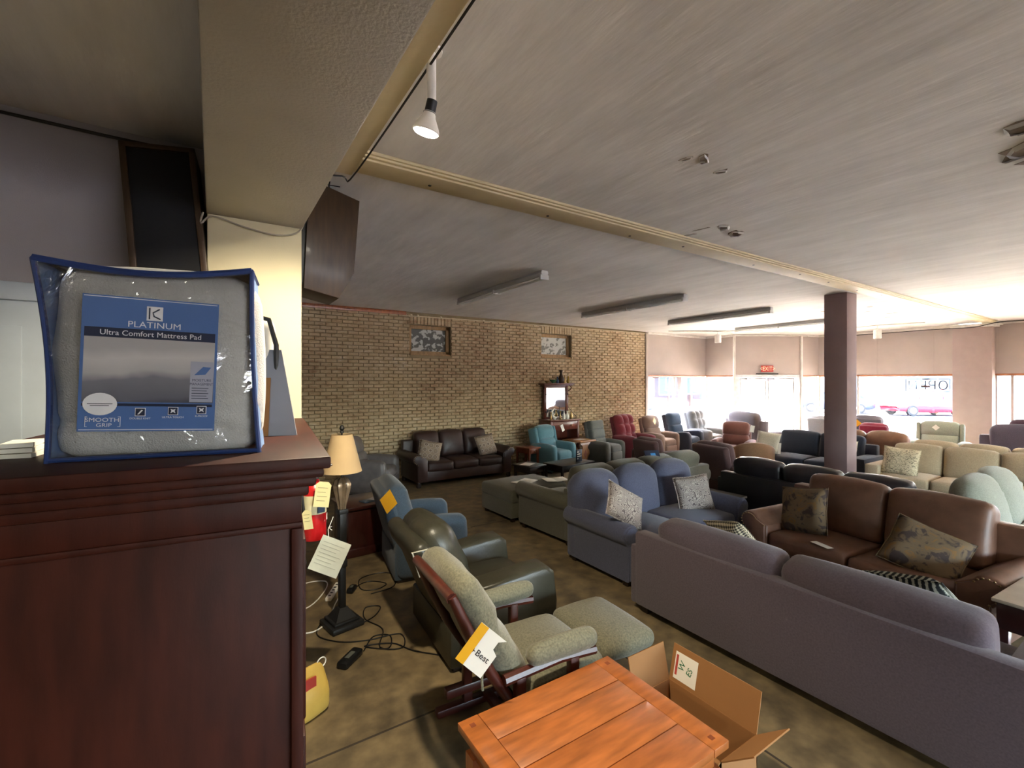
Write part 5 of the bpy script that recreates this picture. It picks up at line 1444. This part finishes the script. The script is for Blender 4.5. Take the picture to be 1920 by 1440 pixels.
mb = MB(); mb.box((-.19, 0, -.42), (.17, .24, .36), .006, Ml); ob('cabinet', mb, wood('speaker_dark', '#2a241d', .5, .05), t)
mb = MB(); mb.box((-.155, -.004, -.4), (.135, .004, .325), .002, Ml); ob('grille', mb, nmat('grille_cloth', srgb('#0b0c10'), .9, bump=.2, bscale=500), t)
for a, b_ in (((-.19, -.012, -.42), (-.158, .02, .36)), ((.138, -.012, -.42), (.17, .02, .36)), ((-.19, -.012, .33), (.17, .02, .36))):
    mb = MB(); mb.box(a, b_, .004, Ml); ob('frame_rail', mb, M_spk, t)

# cords and power bricks on the floor
def zf(pts, z=.006): return [(x, y, z) for x, y in pts]
cable('floor_cable', zf([(1.02, 4.02), (1.2, 4.1), (1.3, 4.25), (1.18, 4.3), (1.12, 4.1), (1.2, 3.85), (1.1, 3.6), (1.25, 3.5), (1.3, 3.7), (1.05, 3.75), (.85, 3.85), (.72, 4.05), (.8, 4.25), (.95, 4.3)]), .005, M_black, 'tangled black cord around the foot of the floor lamp', 'cord', 'cords on the floor')
cable('floor_cable', zf([(.98, 3.62), (1.1, 3.78), (1.22, 3.72), (1.15, 3.55), (1.0, 3.68), (1.2, 3.6), (1.3, 3.42), (1.45, 3.25), (1.6, 3.1), (1.75, 3.05)]), .005, M_black, 'black cord running from the long power brick under the green recliner', 'cord', 'cords on the floor')
cable('floor_cable', zf([(1.17, 4.75), (1.35, 4.85), (1.5, 4.7), (1.38, 4.62), (1.25, 4.7), (1.3, 4.95), (1.5, 5.0), (1.62, 4.9), (1.55, 4.6), (1.3, 4.55)]), .005, M_black, 'looped black cord behind the denim blue recliner', 'cord', 'cords on the floor')
cable('floor_cable', zf([(.5, 4.55), (.75, 4.6), (.95, 4.9), (.98, 5.1), (.8, 5.15), (.75, 5.0)], .007), .006, M_paper, 'white cord curving behind the floor lamp', 'cord', 'cords on the floor')
cable('floor_cable', zf([(.5, 4.2), (.7, 4.12), (.85, 4.25), (.95, 4.5), (1.05, 4.7)], .007), .006, M_paper, 'white cord leading to the power strip', 'cord', 'cords on the floor')
def brick_psu(lab, x, y, rz, l, w, h):
    t = thing('power_brick', lab, 'power brick', (x, y, 0), rz)
    mb = MB(); mb.rbox((l, w, h), .018, 2, M=T(0, 0, h / 2)); ob('case', mb, M_black, t)
    mb = MB(); mb.box((-l * .2, -w * .2, h), (l * .2, w * .2, h + .001), 0); ob('sticker', mb, plain('psu_sticker', '#55574f', .4), t, False)
brick_psu('long black power brick on the floor in the foreground', .86, 3.55, 42, .22, .09, .05)
brick_psu('small black power brick behind the floor lamp', 1.16, 4.72, 55, .13, .07, .05)
t = thing('power_strip', 'white power strip lying behind the floor lamp base', 'power strip', (1.0, 4.78, 0), 62)
mb = MB(); mb.rbox((.36, .06, .035), .01, 1, M=T(0, 0, .0175)); ob('case', mb, M_paper, t)
for k in range(5):
    mb = MB(); mb.box((-.14 + .06 * k, -.012, .035), (-.115 + .06 * k, .012, .036), 0); ob('socket', mb, M_dark, t, False)

# neon OPEN sign in the shop window (reads from the street)
s = thing('neon_sign', 'unlit OPEN neon sign frame hanging in the shop window', 'sign', (16.63, 4.44, 1.98), 90)
mb = MB()
for a, b_ in (((-.47, 0, -.17), (.47, 0, -.17)), ((-.47, 0, .17), (.47, 0, .17)), ((-.47, 0, -.17), (-.47, 0, .17)), ((.47, 0, -.17), (.47, 0, .17))): mb.tube([a, b_], .009, 6)
ob('wire_frame', mb, M_dark, s)
def neon(paths, name):
    mb = MB()
    for pth in paths: mb.tube([(x, -.02, z) for x, z in pth], .016, 6)
    ob(name, mb, plain('neon_tube', '#1a171c', .4), s)
neon([[(-.33 + .085 * math.cos(a), .12 * math.sin(a)) for a in [2 * PI * k / 16 for k in range(17)]]], 'letter_o')
neon([[(-.16, -.12), (-.16, .12), (-.06, .12), (-.03, .06), (-.06, .0), (-.16, 0)]], 'letter_p')
neon([[(.15, .12), (.04, .12), (.04, -.12), (.15, -.12)], [(.04, 0), (.13, 0)]], 'letter_e')
neon([[(.24, -.12), (.24, .12), (.4, -.12), (.4, .12)]], 'letter_n')
mb = MB(); mb.box((-.07, -.02, -.07), (.12, .05, -.01), .006); mb.box((-.06, -.02, .15), (.1, .04, .19), .006); ob('transformer', mb, plain('transformer_brown', '#4a3230', .5), s)
mb = MB(); mb.tube([(-.2, 0, .17), (-.2, 0, .28)], .003, 5); mb.tube([(.2, 0, .17), (.2, 0, .28)], .003, 5); ob('hanging_chain', mb, M_chrome, s)

# ================================================================ the street outside
M_walk = nmat('pale_concrete', srgb('#b9b3a8'), .9, var=.06, vscale=2)
M_asph = nmat('asphalt', srgb('#46464a'), .9, var=.08, vscale=3)
mb = MB(); mb.box((-40, -60, -.6), (100, 90, -.14), 0)
g_ = struct('ground', mb, M_asph, 'street outside the shop')
mb = MB(); mb.box((11, 9.95, -.14), (22, 13.5, -.03), .02); mb.box((17.0, -30, -.14), (22, 13.5, -.031), .02)
w_ = struct('sidewalk', mb, M_walk, 'pale concrete sidewalk in front of the shop')
def far_building(name, lab, M, L, Hh, D_, mat, wins, wmat, trim, band=None):
    t = thing(name, lab, 'building', M.translation, 0)
    t.matrix_world = M
    mb = MB(); mb.box((0, 0, -.2), (L, D_, Hh), 0); ob('wall', mb, mat, t, False)
    mb = MB(); mb.box((-.2, -.25, Hh), (L + .2, D_ + .2, Hh + .25), .02); ob('roof_edge', mb, trim, t)
    if band:
        mb = MB(); mb.box((0, -1.1, 2.75), (L, 0, 2.95), .02); ob('canopy', mb, band, t)
    for (x0, x1, z0, z1) in wins:
        mb = MB()
        for a, b_ in (((x0 - .08, -.06, z0 - .08), (x0, .02, z1 + .08)), ((x1, -.06, z0 - .08), (x1 + .08, .02, z1 + .08)), ((x0, -.06, z0 - .08), (x1, .02, z0)), ((x0, -.06, z1), (x1, .02, z1 + .08))): mb.box(a, b_, 0)
        f = ob('window', mb, trim, t, False)
        mb = MB(); mb.box((x0, -.02, z0), (x1, -.01, z1), 0); ob('pane', mb, wmat, f, False)
    return t
M_rb = nmat('far_red_brick', srgb('#6a4538'), .9, var=.15, vscale=8)
M_sid = nmat('grey_siding', srgb('#5f666b'), .8, var=.05, vscale=2)
M_wp = plain('far_window', '#6f7f88', .15)
far_building('brick_building', 'low brick building across the side street with white framed windows', T(15.5, 26, 0), 22, 4.6, 9, M_rb, [(.8 + 3.1 * i, 2.9 + 3.1 * i, .95, 2.4) for i in range(7)], M_wp, M_white, M_white)
far_building('white_building', 'white building across the side street behind the corner window', T(-14, 25, 0), 27, 5, 9, plain('far_white', '#85898c', .8), [(1 + 3.4 * i, 3.4 + 3.4 * i, .9, 2.5) for i in range(7)], M_wp, M_sid, M_sid)
far_building('grey_building', 'grey sided building across the main street', T(52, -24, 0) @ RZ(90) @ Matrix.Diagonal((1, -1, 1, 1)), 62, 5.2, 9, M_sid, [(2 + 4.4 * i, 4.6 + 4.4 * i, .8, 2.5) for i in range(13)], M_wp, M_white)
for k in range(12):
    pass

def car(lab, loc, rz, paint, L=4.6, W=1.85, Hh=1.68):
    t = thing('car', lab, 'car', loc, rz)
    # body: sections along x (front = -x)
    S = [(-.5, .45, .62, .72), (-.47, .3, .78, .9), (-.32, .24, .95, .98), (-.2, .22, 1.02, 1), (.2, .22, 1.04, 1), (.42, .26, 1.02, .99), (.49, .34, .95, .92), (.5, .45, .8, .8)]
    rings = []
    for fx, zb, zt, kw in S:
        hw = W / 2 * kw; x = fx * L
        rings.append([(x, -hw * .92, zb), (x, -hw, zb + .15), (x, -hw, zt - .12), (x, -hw * .93, zt), (x, hw * .93, zt), (x, hw, zt - .12), (x, hw, zb + .15), (x, hw * .92, zb)])
    mb = MB(); mb.loft(rings); ob('body', mb, paint, t, True, 35)
    S2 = [(-.2, 1.0, .9), (-.06, Hh - .08, .76), (.06, Hh, .74), (.32, Hh - .02, .72), (.47, 1.0, .86)]
    rings = []
    for fx, zt, kw in S2:
        hw = W / 2 * kw; x = fx * L; zb = 1.0
        rings.append([(x, -W / 2 * .9, zb - .02), (x, -hw, zt), (x, hw, zt), (x, W / 2 * .9, zb - .02)])
    mb = MB(); mb.loft(rings); ob('cabin', mb, paint, t, True, 30)
    gl = plain('car_glass', '#22303a', .08)
    for sy in (-1, 1):
        for x0, x1, x2, x3 in ((-.13, -.04, .1, .1), (.12, .12, .27, .36)):
            mb = MB(); y0, y1 = sy * (W / 2 * .895), sy * (W / 2 * .765)
            q = [(x0 * L, y0, 1.06), (x3 * L, y0, 1.06), (x2 * L, y1, Hh - .14), (x1 * L, y1, Hh - .14)]
            mb.loft([[(x, y, z) for x, y, z in q], [(x, y + sy * .012, z) for x, y, z in q]]); ob('side_window', mb, gl, t, False)
        for fx in (-.31, .3):
            mb = MB(); Mw = T(fx * L, sy * (W / 2 - .1), .34) @ RX(90)
            mb.lathe([(.2, -.11), (.33, -.11), (.35, -.07), (.35, .07), (.33, .11), (.2, .11)], 20, Mw); wh = ob('wheel', mb, M_black, t)
            mb = MB(); mb.lathe([(.21, -.115), (.2, -.12), (0, -.122)], 16, Mw); mb.lathe([(.21, .115), (.2, .12), (0, .122)], 16, Mw); ob('hub_cap', mb, M_chrome, wh)
        mb = MB(); mb.rbox((.3, .04, .14), .02, 1, M=T(-.455 * L, sy * W / 2 * .8, .72) @ RZ(sy * 28)); ob('headlight', mb, M_chrome, t)
        mb = MB(); mb.rbox((.05, .28, .16), .02, 1, M=T(.497 * L, sy * W / 2 * .66, .8)); ob('tail_light', mb, plain('tail_red', '#8a1a18', .3), t)
    mb = MB(); z0, z1 = 1.05, Hh - .12
    mb.loft([[(-.195 * L, -.62, z0), (-.195 * L, .62, z0), (-.07 * L, .56, z1), (-.07 * L, -.56, z1)], [(-.2 * L, -.62, z0 + .01), (-.2 * L, .62, z0 + .01), (-.075 * L, .56, z1 + .01), (-.075 * L, -.56, z1 + .01)]]); ob('windscreen', mb, gl, t, False)
    return t
car('red sport utility car parked across the street', (38.8, 10.55, -.14), -34, nmat('car_red', srgb('#b3202c'), .25, coat=.8, var=.02))
car('dark blue car parked across the street beside the red car', (37.2, 15.1, -.14), -60, nmat('car_navy', srgb('#39435a'), .25, coat=.8, var=.02))
car('silver car parked across the street far right', (39.5, 4.2, -.14), -40, nmat('car_silver', srgb('#aab0b4'), .3, metal=.4, coat=.6, var=.02))

# planter and street furniture beyond the entrance
def planter(lab, x, y, col):
    t = thing('flower_planter', lab, 'planter', (x, y, -.03), 0)
    mb = MB(); mb.lathe([(.28, 0), (.34, .1), (.42, .5), (.45, .55), (.4, .55)], 20); ob('pot', mb, nmat('terracotta', srgb('#b08d72'), .85), t)
    rnd = random.Random(int(x * 10)); mb = MB(); m2 = MB()
    for i in range(160):
        a, b_ = rnd.uniform(0, 2 * PI), rnd.uniform(.1, 1)
        r_ = .5 * math.sqrt(rnd.random()); p = (r_ * math.cos(a) * b_ ** .3, r_ * math.sin(a), .5 + .5 * b_ * (1 - r_))
        M = T(*p) @ RZ(rnd.uniform(0, 360)) @ RX(rnd.uniform(-60, 60))
        (mb if i % 3 else m2).add([(0, -.05, 0), (.03, 0, .01), (0, .06, 0), (-.03, 0, .01)], [(0, 1, 2, 3)], M)
    o = ob('foliage', mb, plain('planter_leaf', '#7d8a4a', .7), t, False); o['kind'] = 'stuff'
    o = ob('blossoms', m2, plain(col[0], col[1], .7), t, False); o['kind'] = 'stuff'
planter('planter with yellow flowers on the pavement left of the entrance', 17.4, 10.6, ('blossom_yellow', '#d8b23c'))
planter('planter with orange flowers on the pavement right of the entrance', 19.2, 8.3, ('blossom_orange', '#d08a45'))
t = thing('folding_chair', 'teal folding lawn chair on the pavement beyond the doors', 'chair', (20.3, 9.6, -.03), 120)
M_tl = plain('teal_web', '#4fa6a2', .6)
mb = MB(); mb.rbox((.5, .03, .62), .01, 1, M=T(0, .22, .72) @ RX(-18)); ob('backrest', mb, M_tl, t)
mb = MB(); mb.rbox((.5, .48, .03), .01, 1, M=T(0, -.05, .42)); ob('seat', mb, M_tl, t)
for sx in (-1, 1):
    mb = MB(); mb.tube([(sx * .26, -.28, 0), (sx * .26, .14, .44), (sx * .26, .32, 1.04)], .012, 6); ob('leg', mb, M_alu, t)
    mb = MB(); mb.tube([(sx * .26, .3, 0), (sx * .26, -.28, .44)], .012, 6); ob('leg', mb, M_alu, t)
t = thing('notice_board', 'pale blue notice board with papers seen through the entrance doors', 'sign', (21.2, 11.2, -.03), -38)
mb = MB(); mb.box((-.9, 0, .3), (.9, .06, 2.4), .01); ob('board', mb, plain('board_blue', '#9fb6d6', .5), t)
for sx in (-1, 1):
    mb = MB(); mb.box((sx * .85 - .05, .06, 0), (sx * .85 + .05, .14, 2.4), .01); ob('post', mb, M_white, t)
for k, (x, z, w, h) in enumerate(((-.5, 1.6, .5, .6), (.2, 1.5, .4, .5), (.1, .9, .5, .35), (-.5, .9, .3, .3))):
    mb = MB(); mb.box((x, -.004, z), (x + w, 0, z + h), 0); ob('poster', mb, M_paper if k % 2 else M_nvy, t, False)
